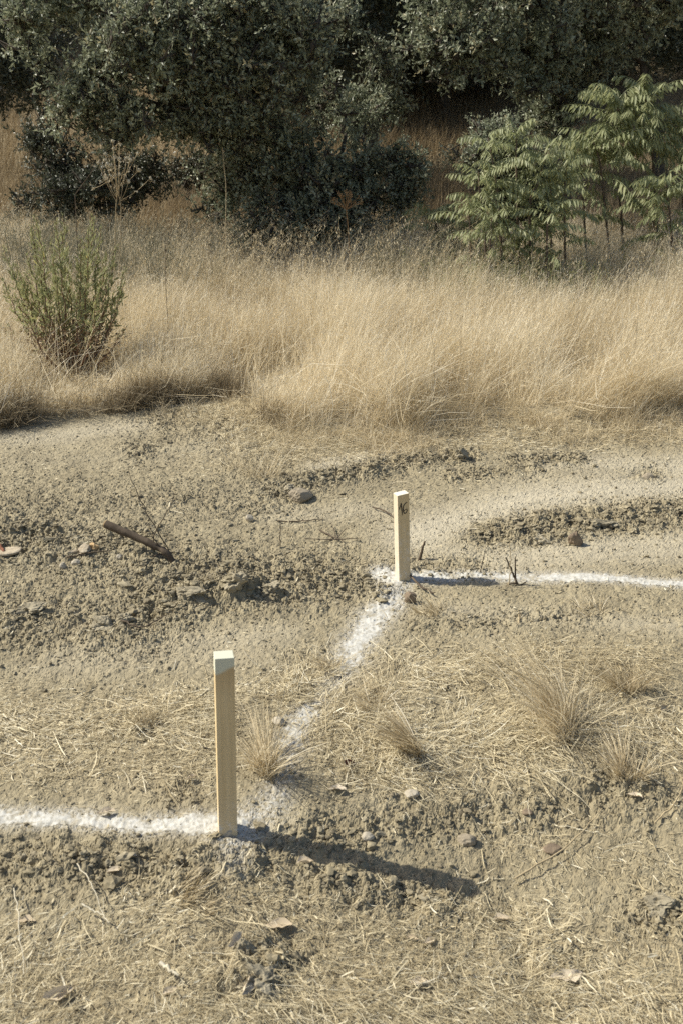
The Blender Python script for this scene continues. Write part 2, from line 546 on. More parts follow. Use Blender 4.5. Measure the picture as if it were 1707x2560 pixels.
M_DIRT = dirt_material()
M_CLOD = clod_material()
def chalk_material():
    m, nt, b = mat('chalk_powder')
    r = ramp(nt, [(.30, (.27, .24, .17)), (.42, (.42, .40, .345)), (.55, (.54, .53, .485)), (.75, (.60, .59, .55))]); nt.links.new(noise(nt, 62, 8, .78), r.inputs['Fac'])
    e = nd(nt, 'ShaderNodeMapRange'); e.inputs['From Min'].default_value = .0; e.inputs['From Max'].default_value = .38; nt.links.new(attr(nt, 'thick'), e.inputs['Value'])
    nt.links.new(mixc(nt, e.outputs[0], (.31, .27, .19), r.outputs['Color']), b.inputs['Base Color'])
    b.inputs['Roughness'].default_value = 1
    bp = nd(nt, 'ShaderNodeBump'); bp.inputs['Strength'].default_value = .5; bp.inputs['Distance'].default_value = .003
    nt.links.new(noise(nt, 120, 6, .75), bp.inputs['Height']); nt.links.new(bp.outputs[0], b.inputs['Normal'])
    return m


M_CHALK = chalk_material()
M_GRASS = leafy('dry_grass', [(0, (.36, .29, .17)), (.35, (.60, .505, .33)), (.7, (.73, .64, .455)), (1, (.85, .79, .64))], .4, .6, .25)
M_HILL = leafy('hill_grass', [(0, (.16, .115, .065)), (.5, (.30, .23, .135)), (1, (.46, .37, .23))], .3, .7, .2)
M_SHADE_THATCH = leafy('shade_dark_thatch', [(0, (.14, .11, .07)), (.6, (.29, .235, .15)), (1, (.48, .40, .27))], .1, .8, .15)  # browns darkened in place of shade under the grass edge
M_STRAW = leafy('straw', [(0, (.29, .23, .13)), (.4, (.49, .415, .26)), (.75, (.64, .56, .375)), (1, (.80, .74, .57))], .15, .6, .3)
M_OAT = leafy('oat_husk', [(0, (.42, .34, .20)), (1, (.68, .60, .43))], .35, .6, .3)
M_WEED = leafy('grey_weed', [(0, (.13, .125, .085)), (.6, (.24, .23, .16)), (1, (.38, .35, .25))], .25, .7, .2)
M_OAK = leafy('oak_leaf', [(0, (.15, .17, .105)), (.6, (.285, .31, .205)), (.93, (.40, .42, .30)), (1, (.38, .34, .20))], .32, .46, .45)
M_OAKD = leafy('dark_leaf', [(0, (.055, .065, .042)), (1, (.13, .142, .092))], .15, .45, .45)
M_AIL = leafy('compound_leaf', [(0, (.24, .265, .13)), (.7, (.355, .38, .20)), (1, (.44, .44, .25))], .45, .5, .4)
M_INULA = leafy('shrub_leaf', [(0, (.25, .265, .125)), (.8, (.37, .375, .185)), (1, (.47, .42, .18))], .42, .55, .35)
M_DEAD = leafy('dead_leaf', [(0, (.12, .075, .045)), (.5, (.28, .19, .11)), (1, (.48, .40, .27))], .1, .8, .2)
M_LITTER = leafy('leaf_litter', [(0, (.40, .31, .19)), (1, (.66, .57, .43))], .1, .6, .3)
M_BARK = simple('bark', (.045, .038, .030), (.12, .105, .085), 16, .8, .02, .95, (1, 1, .35))
M_TWIG = simple('twig_bark', (.075, .055, .040), (.16, .125, .09), 40, .5, .003)
M_STICK = simple('stick_bark', (.06, .046, .034), (.15, .115, .08), 30, .6, .004)
M_CUT = simple('cut_wood', (.38, .25, .12), (.55, .40, .22), 60, .3, .002)
M_STALK = simple('dry_stalk', (.30, .23, .13), (.50, .41, .26), 30, .3, .002)
M_UMBEL = simple('umbel_stalk', (.26, .15, .07), (.40, .26, .13), 30, .3, .002)
M_THISTLE = simple('seed_head', (.42, .37, .26), (.62, .57, .45), 60, .5, .004)
M_STONE = simple('stone', (.21, .175, .125), (.36, .31, .23), 22, .6, .008)
M_PALE = simple('pale_stone', (.32, .28, .21), (.50, .45, .36), 34, .7, .006)
M_BROWN = simple('brown_stone', (.14, .105, .075), (.29, .225, .155), 22, .6, .008)
M_EARTH = simple('earth_lump', (.22, .19, .13), (.38, .335, .24), 18, .9, .012, .95, None, 8)
M_SCRAP = simple('splintered_wood', (.30, .24, .16), (.50, .43, .32), 40, .8, .008)
M_REDSTEM = simple('red_brown_stem', (.14, .075, .05), (.26, .16, .10), 40, .4, .003)
M_RED = simple('rust_wood', (.13, .055, .035), (.24, .11, .065), 30, .5, .003)
M_INK = simple('marker_ink', (.012, .012, .014), (.02, .02, .022), 80, .1, .001, .6)

# ------------------------------------------------------------------ ground: one sheet
def build_ground():
    u = np.linspace(-1, 1, 1000)
    ext = np.array([1.04, 1.1, 1.2, 1.35, 1.6, 2, 3, 6, 14, 40, 90])
    u = np.concatenate([-ext[::-1], u, ext])
    ys = [1.3]
    while ys[-1] < 7.6: ys.append(ys[-1] * 1.0021)
    y = np.concatenate([[-80, -30, -10, -3, 0, .6, 1.0, 1.15], ys, np.arange(7.65, 14, .06), np.arange(14.2, 60, .6), [70, 90, 120, 180, 300, 600]])
    w = .50 * np.clip(y, 1, 14) + .35
    X = u[None] * w[:, None]; Y = np.repeat(y[:, None], len(u), 1)
    z, px, py, e, rough, sand, straw = terrain(X.ravel(), Y.ravel(), True)
    x, yy = X.ravel(), Y.ravel()
    z = z + (rng.uniform(-1, 1, len(z)) * .0014 + rng.normal(0, 1, len(z)) ** 3 * .0004) * (.35 + np.clip(rough, 0, 1) + .3 * straw) * (yy > .8) * (yy < 8) * np.interp(yy, [1.5, 6], [.8, 1.5])
    a, b, c = chalk_density(px, py)
    vis = (yy > .8) & (yy < 8)
    nz = .55 * fbm(x * 26, yy * 26, 71, 4) + .45 * fbm(x * 120, yy * 120, 77, 2)
    nb = fbm(x * 9, yy * 9, 75, 3)
    nh, nw = len(y), len(u)
    idx = np.arange(nh * nw).reshape(nh, nw)
    f = np.stack([idx[:-1, :-1], idx[:-1, 1:], idx[1:, 1:], idx[1:, :-1]], -1).reshape(-1, 4)
    V = np.stack([x, yy, z], 1)
    grass = sstep(-.12, .15, e)
    g = Geo(); g.add(V, f)
    halo = np.clip((a + b + c) * 1.25, 0, 1) * vis
    o = g.build('ground', M_DIRT, smooth=False, attrs={'sand': sand * vis, 'straw': np.clip(np.maximum(grass * .9, straw * .55 * vis), 0, 1), 'chalk': halo})
    tag(o, 'bare dry soil with smooth sandy patches and turned clods, rising to a grassy slope', kind='structure')
    # chalk powder: a thin crust lying on the soil, ragged where it was scattered thin
    for dens, label in ((a, 'white chalk line running left from the foot of the unnumbered stake'), (b, 'patchy white chalk line running diagonally between the two stakes'),
                        (c, 'thin white chalk line running right from the foot of the stake numbered 16')):
        q = dens * (.55 + .75 * nb) * vis
        hard = q - (.22 + 1.35 * (nz - .30))
        fm = hard[f].min(1) > 0
        ff = f[fm]
        us, inv = np.unique(ff.ravel(), return_inverse=True)
        Vc = V[us].copy(); Vc[:, 2] += .0007 + .0010 * np.clip(hard[us], 0, .6)
        gg = Geo(); gg.add(Vc, inv.reshape(-1, 4))
        tag(gg.build('chalk_line', M_CHALK, smooth=True, attrs={'thick': np.clip(hard[us], 0, 1)}), label, 'chalk line', 'white chalk setting-out lines')


build_ground()

# ------------------------------------------------------------------ loose soil crumbs and clods too many to count
def scatter_xy(n, y0, y1, hw=.46, off=.25):
    y = np.sqrt(rng.uniform(y0 * y0, y1 * y1, n)); x = rng.uniform(-1, 1, n) * (hw * y + off)
    return x, y


def build_clods():
    g = Geo()
    x, y = scatter_xy(230000, 1.5, 6.6)
    z, px, py, e, rough, sand, straw = terrain(x, y, True)
    a, b, c = chalk_density(px, py)
    p = np.clip(rough, 0, 1.2) ** 1.6 * .85 + .10 * (1 - .7 * sand) + .012
    p = p * (1 - .55 * straw) * (e < .05) * (1 - .8 * np.clip(a + b + c, 0, 1)) * (.35 + 1.3 * fbm(x * 5, y * 5, 90))
    k = rng.uniform(0, 1, len(x)) < p
    P = np.stack([x, y, z], 1)[k]; rk = rough[k]
    rad = np.exp(rng.normal(-5.75, .55, len(P))) * (.75 + .5 * np.clip(rk, 0, 1.2))
    rad = np.clip(rad, .0018, .026)
    big = rad > .008
    scatter_rocks(g, P[big], rad[big], 2, .62, .34, 14, 3)
    scatter_rocks(g, P[~big], rad[~big], 1, .72, .34, 14, 40)
    o = g.build('soil_crumbs', M_CLOD)
    tag(o, 'loose crumbs and small clods of dry turned soil strewn over the bare ground', 'soil', kind='stuff')


build_clods()

# ------------------------------------------------------------------ straw litter lying flat
def build_straw():
    g = Geo()
    x, y = scatter_xy(900000, 1.45, 6.4, .44, .2)
    z, px, py, e, rough, sand, straw = terrain(x, y, True)
    p = straw ** 1.3 * np.clip(-.25 + 2.4 * fbm(x * 4.5, y * 4.5, 120), .12, 1.25) * (1 - .35 * np.clip(rough, 0, 1)) * np.interp(y, [1.5, 2.2, 3, 6.5], [.9, .85, 1, .5]) + .03 * (1 - .8 * sand)
    ca, cb, cc = chalk_density(px, py)
    p = p * (e < .25) * (1 - .85 * np.clip(1.6 * (ca + cb + cc) - .45, 0, 1))
    k = rng.uniform(0, 1, len(x)) < p
    x, y, st = x[k], y[k], straw[k]
    n = len(x)
    L = np.exp(rng.normal(-3.75, .55, n)) * (1 + 2.0 * (rng.uniform(0, 1, n) < .05 + .09 * st)); L = np.clip(L, .007, .20) * np.interp(y, [1.6, 2.6], [.72, 1]) * (.6 + .5 * st)
    ang = rng.normal(.15, .85, n) + (fbm(x * 1.6, y * 1.6, 130) - .5) * 4
    bend = rng.normal(0, .35, n)
    t = np.linspace(-.5, .5, 5)
    th = ang[:, None] + bend[:, None] * t[None]
    dx = np.cos(th) * L[:, None]; dy = np.sin(th) * L[:, None]
    X = x[:, None] + np.cumsum(dx, 1) * .25; Y = y[:, None] + np.cumsum(dy, 1) * .25
    Z = terrain(X.ravel(), Y.ravel()).reshape(X.shape)
    zm = Z.mean(1, keepdims=True)
    Z = np.maximum(Z, .55 * zm + .45 * Z) + .0015 + (rng.uniform(0, 1, n) ** 2 * .018 * (.25 + st))[:, None]
    up = (rng.uniform(0, 1, n) < .12) * rng.uniform(0, .45, n) * L
    Z = Z + up[:, None] * np.linspace(0, 1, 5)[None]
    w = (rng.uniform(.0008, .0020, n) * np.interp(y, [1.6, 2.8], [.75, 1]) * (1 + 1.3 * (rng.uniform(0, 1, n) < .12)))[:, None] * np.array([.7, 1, 1, .9, .4])[None]
    tg = np.stack([np.cos(ang), np.sin(ang), 0 * ang], 1)
    side = unit(np.cross(tg, unit(np.array([0, -.25, 1]) + rng.normal(0, .45, (n, 3)))))
    r = np.clip(rng.normal(.5, .26, n) + .5 * (fbm(x * 3.5, y * 3.5, 133) - .5), 0, 1)
    ribbons(g, np.stack([X, Y, Z], -1), w, side, r)
    tag(g.build('straw_litter', M_STRAW), 'pale broken straw and flattened dry grass lying over the soil', 'straw', kind='stuff')


build_straw()

# ------------------------------------------------------------------ tall dry grass on the slope
def blades(g, x, y, L, W, lean, ltang, curl, rnd, k=4, mat=0, zoff=-.01):
    n = len(x)
    z = terrain(x, y) + zoff
    t = np.linspace(0, 1, k)[None]
    hx = lean[:, None] * t + curl[:, None] * t ** 2
    hx = np.clip(hx, -1.4, 1.4) * L[:, None]
    hz = L[:, None] * np.sqrt(np.clip(t ** 2 - .55 * (hx / L[:, None]) ** 2, .02 * t ** 2, 1))
    P = np.stack([x[:, None] + hx * np.cos(ltang)[:, None], y[:, None] + hx * np.sin(ltang)[:, None], z[:, None] + hz], -1)
    Wk = W[:, None] * np.linspace(1, .25, k)[None]
    ribbons(g, P, Wk, None, rnd, mat)


def build_grass():
    g = Geo()
    N = 400000
    y = rng.uniform(5.3, 11.6, N); x = rng.uniform(-1, 1, N) * (.46 * y + .5)
    e = y - edge(x) + np.interp(x, [-.5, .1], [.08, .24]) * (fbm(x * 4, y * 4, 200) - .5) * 2
    cl = fbm(x * 4.5, y * 4.5, 210, 3)
    dens = sstep(-.02, .10, e) * np.clip(-.12 + 2.0 * cl, .15, 1.25) * np.interp(y, [5.5, 8, 11.5], [1, .8, .6])
    px, py = project(x, y, h0(x, y))
    hole = 1 - .95 * masks([([(1010, 945)], 40, 1.5, .7), ([(890, 860)], 40, 1.5, .5), ([(1330, 880)], 60, 2.5, .6), ([(560, 905)], 75, 1.3, 1), ([(655, 868)], 60, 1.1, 1), ([(1130, 965)], 50, 1.5, .8), ([(1280, 890)], 70, 2, .8)], px, py)
    k = rng.uniform(0, 1, N) < dens * np.clip(hole, 0, 1)
    x, y, e, px, py, cl, hole = x[k], y[k], e[k], px[k], py[k], cl[k], np.clip(hole[k], 0, 1)
    n = len(x)
    big = fbm(x * 1.3, y * 1.3, 220)
    H = np.interp(e, [0, .3, 1.0, 3], [.20, .33, .44, .46]) * (.4 + .7 * big + .6 * fbm(x * 4, y * 4, 221))
    mat_ = masks([([(640, 960), (840, 940), (960, 945)], 110, 1.6, 1), ([(1250, 940), (1568, 900)], 90, 1.8, 1), ([(470, 905), (600, 930)], 60, 1.6, .8)], px, py)
    mat_ = np.clip(mat_, 0, 1)
    H = H * (.25 + .75 * hole)
    H = H * (1 - .8 * np.clip(masks([([(110, 905), (220, 900)], 95, 1.1, 1)], px, py), 0, 1)) * (1 - .2 * mat_) * rng.uniform(.55, 1.15, n)
    lean = np.abs(rng.normal(.30, .24, n)) + .6 * mat_ * rng.uniform(.2, 1.1, n)
    ang = rng.normal(.1, .95, n) + (fbm(x * 1.1, y * 1.1, 230) - .5) * 2.2
    ang = np.where(rng.uniform(0, 1, n) < mat_ * .5, rng.normal(-1.45, .9, n) + (fbm(x * 2, y * 2, 231) - .5) * 2, ang)
    r = np.clip(rng.normal(.50 + .8 * (cl - .5) + .9 * (fbm(x * 2.2, y * 2.2, 222) - .5) + .18 * masks([([(1250, 940), (1568, 890)], 80, 1.8, 1)], px, py), .14, n), 0, 1)
    hero = rng.uniform(0, 1, n) < .07
    r = np.where(hero, rng.uniform(.8, 1, n), r); H = H * np.where(hero, 1.2, 1)
    blades(g, x, y, H, rng.uniform(.0018, .0030, n) * np.where(hero, 2.0, 1), lean, ang, rng.normal(.12, .18, n), r)
    # short thatch, coloured dark to stand in for shade at the grass foot
    xt = rng.uniform(-3.4, -.35, 42000); yt = edge(xt) + rng.uniform(-.03, .20, 42000) + .12 * (fbm(xt * 5, xt * 0, 260) - .5)
    kt = rng.uniform(0, 1, 42000) < (-.38 + 1.3 * fbm(xt * 5, yt * 5, 261)) * np.interp(xt, [-.9, -.35], [1, .2])
    xt, yt = xt[kt], yt[kt]; nt_ = len(xt)
    blades(g, xt, yt, rng.uniform(.07, .22, nt_), rng.uniform(.002, .004, nt_), np.abs(rng.normal(.5, .4, nt_)), rng.normal(-.9, 1.0, nt_), rng.normal(.2, .25, nt_), rng.uniform(0, 1, nt_), 4, 1)
    # broken and bent stalks of other kinds, browner and thicker
    nb_ = 9000
    yb = rng.uniform(5.8, 10.6, nb_); xb = rng.uniform(-1, 1, nb_) * (.44 * yb + .4)
    kb = yb > edge(xb) + .05; xb, yb = xb[kb], yb[kb]; nb_ = len(xb)
    blades(g, xb, yb, rng.uniform(.2, .62, nb_), rng.uniform(.003, .0055, nb_), np.abs(rng.normal(.5, .45, nb_)), rng.uniform(-3.1, 3.1, nb_) * .6, rng.normal(.1, .5, nb_), rng.uniform(.1, 1, nb_), 4, (rng.uniform() > 2) * 1)
    # stubble and spilled stems in front of the edge
    xs_ = rng.uniform(-1.2, 3.2, 16000); ys_ = edge(xs_) - np.abs(rng.normal(0, .22, 16000))
    ks_ = rng.uniform(0, 1, 16000) < np.clip(2.2 * fbm(xs_ * 4, ys_ * 4, 263) - .55, 0, 1)
    xs_, ys_ = xs_[ks_], ys_[ks_]; ns_ = len(xs_)
    blades(g, xs_, ys_, rng.uniform(.03, .16, ns_), rng.uniform(.0018, .0035, ns_), np.abs(rng.normal(.9, .5, ns_)), rng.uniform(-3.14, 3.14, ns_), rng.normal(.2, .3, ns_), np.clip(rng.normal(.4, .25, ns_), 0, 1))
    # feathery panicles at the tips
    m = rng.uniform(0, 1, n) < .10 * (1 - .6 * mat_)
    q = np.where(m)[0]; nn = len(q)
    zt = terrain(x[q], y[q])
    for rep in range(3):
        Bp = np.stack([x[q] + np.cos(ang[q]) * lean[q] * H[q] * .9 + rng.normal(0, .012, nn), y[q] + np.sin(ang[q]) * lean[q] * H[q] * .9, zt + H[q] * rng.uniform(.78, 1.0, nn)], 1)
        D = unit(np.array([.45, 0, .7]) + rng.normal(0, .5, (nn, 3)))
        leaves(g, Bp, D, rv(nn), rng.uniform(.02, .045, nn), rng.uniform(.003, .006, nn), rng.uniform(.6, 1, nn))
    tag(g.build('dry_grass', [M_GRASS, M_SHADE_THATCH]), 'tall straw-coloured dry grass covering the slope behind the bare soil', 'grass', kind='stuff')

    g = Geo()
    N = 170000
    y = rng.uniform(11.2, 24, N); x = rng.uniform(-1, 1, N) * (.46 * y + 1)
    k = rng.uniform(0, 1, N) < (.35 + fbm(x * 2, y * 2, 240)) * np.interp(y, [11, 24], [1, .6])
    x, y = x[k], y[k]; n = len(x)
    blades(g, x, y, rng.uniform(.2, .55, n) * (.6 + .8 * fbm(x * .8, y * .8, 241)), rng.uniform(.004, .008, n), np.abs(rng.normal(.25, .25, n)), rng.normal(.1, 1.2, n), rng.normal(.1, .2, n),
           np.clip(rng.normal(.5, .25, n), 0, 1), 3)
    tag(g.build('hillside_grass', M_HILL), 'brown and golden dry grass on the shaded hillside between the trees', 'grass', kind='stuff')

    # wild oats: taller thin stems with drooping husks, standing against the dark trees
    g = Geo()
    px0 = np.concatenate([rng.normal(480, 80, 150), rng.normal(620, 110, 90), rng.normal(900, 90, 110), rng.uniform(-100, 1650, 520), rng.normal(30, 50, 40)])
    yy = rng.uniform(8.2, 10.8, len(px0)); x = (px0 * K - 853.5) / F * yy
    n = len(x)
    H = rng.uniform(.55, .95, n); ang = rng.normal(.1, .8, n); lean = np.abs(rng.normal(.18, .18, n))
    z = terrain(x, yy); t = np.linspace(0, 1, 7)[None]
    hx = (lean[:, None] * t + .22 * t ** 4) * H[:, None]
    P = np.stack([x[:, None] + hx * np.cos(ang)[:, None], yy[:, None] + hx * np.sin(ang)[:, None], z[:, None] + H[:, None] * (t - .12 * t ** 4)], -1)
    ribbons(g, P, np.full((n, 7), .0028) * np.linspace(1, .5, 7)[None], None, rng.uniform(.1, .7, n))
    for rep in range(11):
        s = rng.uniform(.62, 1, n)[:, None] * 6; i = np.clip(s.astype(int), 0, 5)[:, 0]; fr = (s[:, 0] - i)[:, None]
        Bp = P[np.arange(n), i] * (1 - fr) + P[np.arange(n), i + 1] * fr + rng.normal(0, .014, (n, 3))
        leaves(g, Bp, unit(np.array([.25, 0, -.8]) + rng.normal(0, .45, (n, 3))), rv(n), rng.uniform(.022, .038, n), rng.uniform(.006, .010, n), rng.uniform(0, 1, n))
    tag(g.build('wild_oat_grass', M_OAT), 'tall thin wild oat stems with pale drooping husks at the top of the grass', 'grass', kind='stuff')


build_grass()


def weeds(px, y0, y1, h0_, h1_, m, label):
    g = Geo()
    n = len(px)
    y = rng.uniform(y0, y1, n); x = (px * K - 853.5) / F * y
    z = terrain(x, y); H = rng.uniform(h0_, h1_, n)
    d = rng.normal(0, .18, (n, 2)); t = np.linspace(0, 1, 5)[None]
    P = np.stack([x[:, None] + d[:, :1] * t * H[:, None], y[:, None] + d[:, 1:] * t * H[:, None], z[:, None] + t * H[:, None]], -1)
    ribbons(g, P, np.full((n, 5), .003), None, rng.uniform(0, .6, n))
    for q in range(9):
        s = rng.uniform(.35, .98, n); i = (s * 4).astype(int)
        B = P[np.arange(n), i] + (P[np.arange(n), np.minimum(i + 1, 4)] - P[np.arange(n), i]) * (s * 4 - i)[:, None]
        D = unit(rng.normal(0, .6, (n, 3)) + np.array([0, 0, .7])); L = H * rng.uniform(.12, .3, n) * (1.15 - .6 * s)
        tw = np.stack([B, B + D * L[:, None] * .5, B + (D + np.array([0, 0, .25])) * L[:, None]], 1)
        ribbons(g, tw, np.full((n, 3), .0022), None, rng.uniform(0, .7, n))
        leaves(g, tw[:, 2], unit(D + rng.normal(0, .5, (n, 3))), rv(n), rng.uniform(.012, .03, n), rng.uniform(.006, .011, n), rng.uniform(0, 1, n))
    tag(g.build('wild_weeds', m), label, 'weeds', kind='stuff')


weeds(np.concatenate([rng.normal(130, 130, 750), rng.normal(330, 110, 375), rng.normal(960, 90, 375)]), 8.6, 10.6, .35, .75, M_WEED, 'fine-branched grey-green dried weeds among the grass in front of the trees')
weeds(np.concatenate([rng.normal(1110, 95, 170), rng.normal(1300, 110, 110)]), 8.5, 9.5, .3, .55, M_INULA, 'sparse fresh green weeds mixed into the grass below the compound-leaved saplings')

# ------------------------------------------------------------------ oaks
def clumps(lobes, size, per):
    out = []
    for c, r in lobes:
        c = np.array(c); r = np.array(r)
        n = max(4, int(per * (r[0] * r[2] + r[0] * r[1] + r[1] * r[2]) / size ** 2))
        u = rv(n); p = c + u * r * (rng.uniform(.5, 1.12, n)[:, None])
        for q in p:
            k = size * rng.uniform(.6, 1.25)
            out.append((q, (k * 1.1, k, k * .8)))
    return out


def oak_foliage(g, lobes, per_m2, L0, thr=.36, k=11, up=.35, seed=0, twig=None):
    for li, (c, r) in enumerate(lobes):
        c = np.array(c); r = np.array(r)
        area = 4 * np.pi * ((r[0] * r[1]) ** 1.6 / 3 + (r[0] * r[2]) ** 1.6 / 3 + (r[1] * r[2]) ** 1.6 / 3) ** (1 / 1.6)
        n = int(area * per_m2)
        u = rv(n); s = rng.uniform(.35, 1.0, n) ** .5
        p = c + u * r * s[:, None]
        kp = n3(p * 3.1, seed + 5) * .6 + n3(p * 7.5, seed + 6) * .4 > thr + .05 * rng.normal(size=n)
        kp &= p[:, 2] > h0(p[:, 0], p[:, 1]) + .05
        p, u = p[kp], u[kp]; n = len(p)
        if not n: continue
        o = unit(u / r)
        ax = unit(o * .7 + np.array([0, 0, up]) + rng.normal(0, .45, (n, 3)))
        B = np.repeat(p, k, 0); A = np.repeat(ax, k, 0)
        tt = np.tile(np.linspace(0, 1, k), n) * np.repeat(rng.uniform(2.2, 4.2, n), k) * L0
        B = B + A * tt[:, None] + rng.normal(0, .008, (n * k, 3))
        D = unit(A * .65 + rv(n * k) * .85)
        Nn = unit(np.array(S) * .75 + .55 * np.repeat(o, k, 0) + np.array([0, -.25, .1]) + rv(n * k) * .85)
        Lr = L0 * rng.uniform(.6, 1.25, n * k)
        leaves(g, B, D, Nn, Lr, Lr * rng.uniform(.38, .55, n * k), np.clip(np.repeat(rng.normal(.45, .28, n), k) + rng.normal(0, .2, n * k), 0, 1))
        if twig is not None and n > 5:
            q = rng.choice(n, min(n, 5), False)
            c0 = c + (p[q] - c) * .15
            mid = (c0 + p[q]) / 2 + rng.normal(0, .05, (len(q), 3))
            Pq = np.stack([c0, mid, p[q], p[q] + ax[q] * L0 * 4], 1)
            tubes(twig, Pq, np.tile(np.array([[.011, .008, .0045, .002]]), (len(q), 1)), 4)


def px_lobe(px, py, rx, ry, y, depth=None):
    c = at(px, py, y); s = np.hypot(y, 0) / F * K
    return (c, (rx * s, depth or max(rx, ry) * s * .8, ry * s))


def limb(g, pts, r0, r1, s=8, k=14, wob=.02):
    P = curve(pts, k); P[1:-1] += rng.normal(0, wob, (k - 2, 3))
    tubes(g, P[None], np.linspace(r0, r1, k)[None] * (1 + .08 * rng.normal(size=(1, k))), s)


def oak(label, base, lobes, limbs, per_m2, L0, mats=None, group='oak trees at the edge of the hillside', thr=.36, name='oak_tree', k=11):
    t = thing(name, base, label, 'tree', group)
    b = Geo()
    for pts, r0, r1 in limbs: limb(b, pts, r0, r1)
    f = Geo()
    oak_foliage(f, clumps(lobes, min(.21, max(.085, .42 * min(l[1][2] for l in lobes))), 0.8) if L0 < .056 else lobes, per_m2, L0, thr, k, seed=len(label), twig=b)
    b.build('trunk', M_BARK, t, smooth=True)
    f.build('crown', mats or M_OAK, t)
    return t


def foot(px, y):
    x = (px * K - 853.5) / F * y
    return np.array([x, y, T1(x, y) - .05])


# the big oak left of centre
b0 = foot(668, 10.9)
j1 = at(655, 420, 10.9); j2 = at(645, 300, 10.9)
lob = [px_lobe(*a) for a in [(110, 60, 75, 70, 10.3), (180, 130, 75, 85, 10.2), (270, 70, 120, 95, 10.1), (250, 215, 100, 85, 10.2), (340, 190, 120, 100, 10.1), (430, 90, 130, 110, 10.2), (460, 230, 110, 95, 10.3),
                               (370, 290, 75, 45, 10.4), (580, 70, 110, 110, 10.2), (560, 210, 90, 90, 10.3), (670, 110, 75, 110, 10.2), (660, 250, 80, 90, 10.4), (540, 300, 80, 55, 10.5),
                               (620, 350, 90, 70, 10.7), (150, 250, 50, 50, 10.3), (60, 60, 40, 50, 10.3), (300, 290, 60, 40, 10.3), (180, -60, 120, 70, 10.5), (360, -60, 140, 70, 10.5), (560, -40, 120, 60, 10.5)]]
oak('large grey-green oak spreading over the left half of the slope', b0, lob,
    [([b0, j1, j2, at(640, 150, 10.7), at(650, -20, 10.6)], .085, .03), ([j2, at(560, 210, 10.6), at(470, 130, 10.4), at(400, 20, 10.3)], .05, .015),
     ([j1 * .4 + j2 * .6, at(540, 270, 10.6), at(400, 250, 10.4), at(250, 200, 10.3), at(130, 110, 10.3)], .05, .012), ([at(640, 150, 10.7), at(560, 60, 10.4), at(500, -40, 10.3)], .03, .01),
     ([at(400, 250, 10.4), at(330, 150, 10.3), at(300, 30, 10.2)], .025, .008), ([at(640, 200, 10.7), at(690, 120, 10.4), at(700, 10, 10.4)], .03, .01)], 130, .052, None, 'oak trees at the edge of the hillside', .44)

# the thicket of shoots round its foot
b1 = foot(745, 10.75)
lob = [px_lobe(*a) for a in [(560, 440, 90, 70, 10.7), (640, 480, 80, 90, 10.6), (720, 440, 90, 110, 10.6), (790, 330, 60, 90, 10.8), (810, 440, 65, 95, 10.7), (760, 520, 110, 60, 10.5), (600, 540, 90, 45, 10.5),
                               (700, 330, 60, 70, 10.8), (780, 250, 40, 50, 10.9), (850, 270, 55, 40, 11.0), (560, 390, 60, 50, 10.8), (640, 400, 80, 70, 10.7), (735, 380, 60, 70, 10.7), (860, 360, 40, 60, 10.9), (845, 480, 40, 60, 10.7), (500, 470, 50, 50, 10.8)]]
oak('dense dark oak thicket filling the space around the foot of the large oak', b1, lob,
    [([b1, at(770, 430, 10.8), at(790, 300, 10.9), at(785, 230, 10.9)], .03, .008), ([b1, at(720, 470, 10.75), at(700, 360, 10.8)], .025, .008), ([b1, at(810, 480, 10.7), at(830, 380, 10.7)], .02, .006)],
    130, .046, None, None, .45, 'oak_thicket')

# slim oak sapling standing in the dark gap
b2 = foot(830, 11.6)
lob = [px_lobe(*a) for a in [(885, 190, 28, 34, 11.5), (872, 128, 11, 26, 11.5), (860, 235, 40, 26, 11.5), (820, 275, 35, 40, 11.5), (905, 225, 16, 20, 11.5), (790, 40, 18, 30, 11.3)]]
oak('slim oak sapling with upright leafy tips in the dark gap between the big oaks', b2, lob, [([b2, at(850, 320, 11.6), at(875, 220, 11.5), at(873, 120, 11.5)], .015, .005)], 260, .055, None, None, .34, 'oak_sapling', 9)
b2 = foot(925, 10.9)
lob = [px_lobe(*a) for a in [(925, 385, 26, 46, 10.9), (940, 420, 22, 30, 10.9), (915, 455, 28, 30, 10.9)]]
oak('small leafy oak shoot right of the thicket beside the brown grass', b2, lob, [([b2, at(922, 430, 10.9), at(930, 350, 10.9)], .010, .004)], 260, .05, None, None, .34, 'oak_sapling', 9)

# the oak on the right
b3 = foot(1292, 11.8)
lob = [px_lobe(*a) for a in [(1010, 40, 70, 60, 10.9), (1000, 115, 55, 55, 10.8), (1075, 110, 80, 65, 10.7), (1110, 30, 100, 80, 10.8), (1190, 110, 85, 70, 10.9), (1170, 180, 40, 35, 10.8), (1250, 60, 110, 90, 11.1),
                               (1220, 175, 50, 40, 11.0), (1330, 110, 100, 70, 11.3), (1400, 50, 110, 70, 11.4), (1480, 20, 90, 50, 11.5), (1340, 190, 60, 50, 11.5), (1260, 230, 40, 50, 11.5), (1150, -70, 160, 90, 11),
                               (1350, -60, 170, 90, 11.2), (1545, -20, 90, 60, 11.5), (1290, 290, 45, 70, 11.7), (1220, 330, 50, 60, 11.8)]]
oak('broad dark oak overhanging the right side of the hillside', b3, lob,
    [([b3, at(1292, 340, 11.8), at(1297, 200, 11.7), at(1290, 60, 11.4), at(1280, -60, 11.3)], .10, .04), ([at(1296, 230, 11.7), at(1220, 130, 11.3), at(1110, 80, 11), at(1000, 60, 10.9)], .05, .012),
     ([at(1294, 180, 11.6), at(1380, 90, 11.5), at(1500, 30, 11.6)], .05, .012), ([at(1220, 130, 11.3), at(1200, 20, 11.1), at(1150, -70, 11)], .03, .01)], 120, .054, None, 'oak trees at the edge of the hillside', .46)

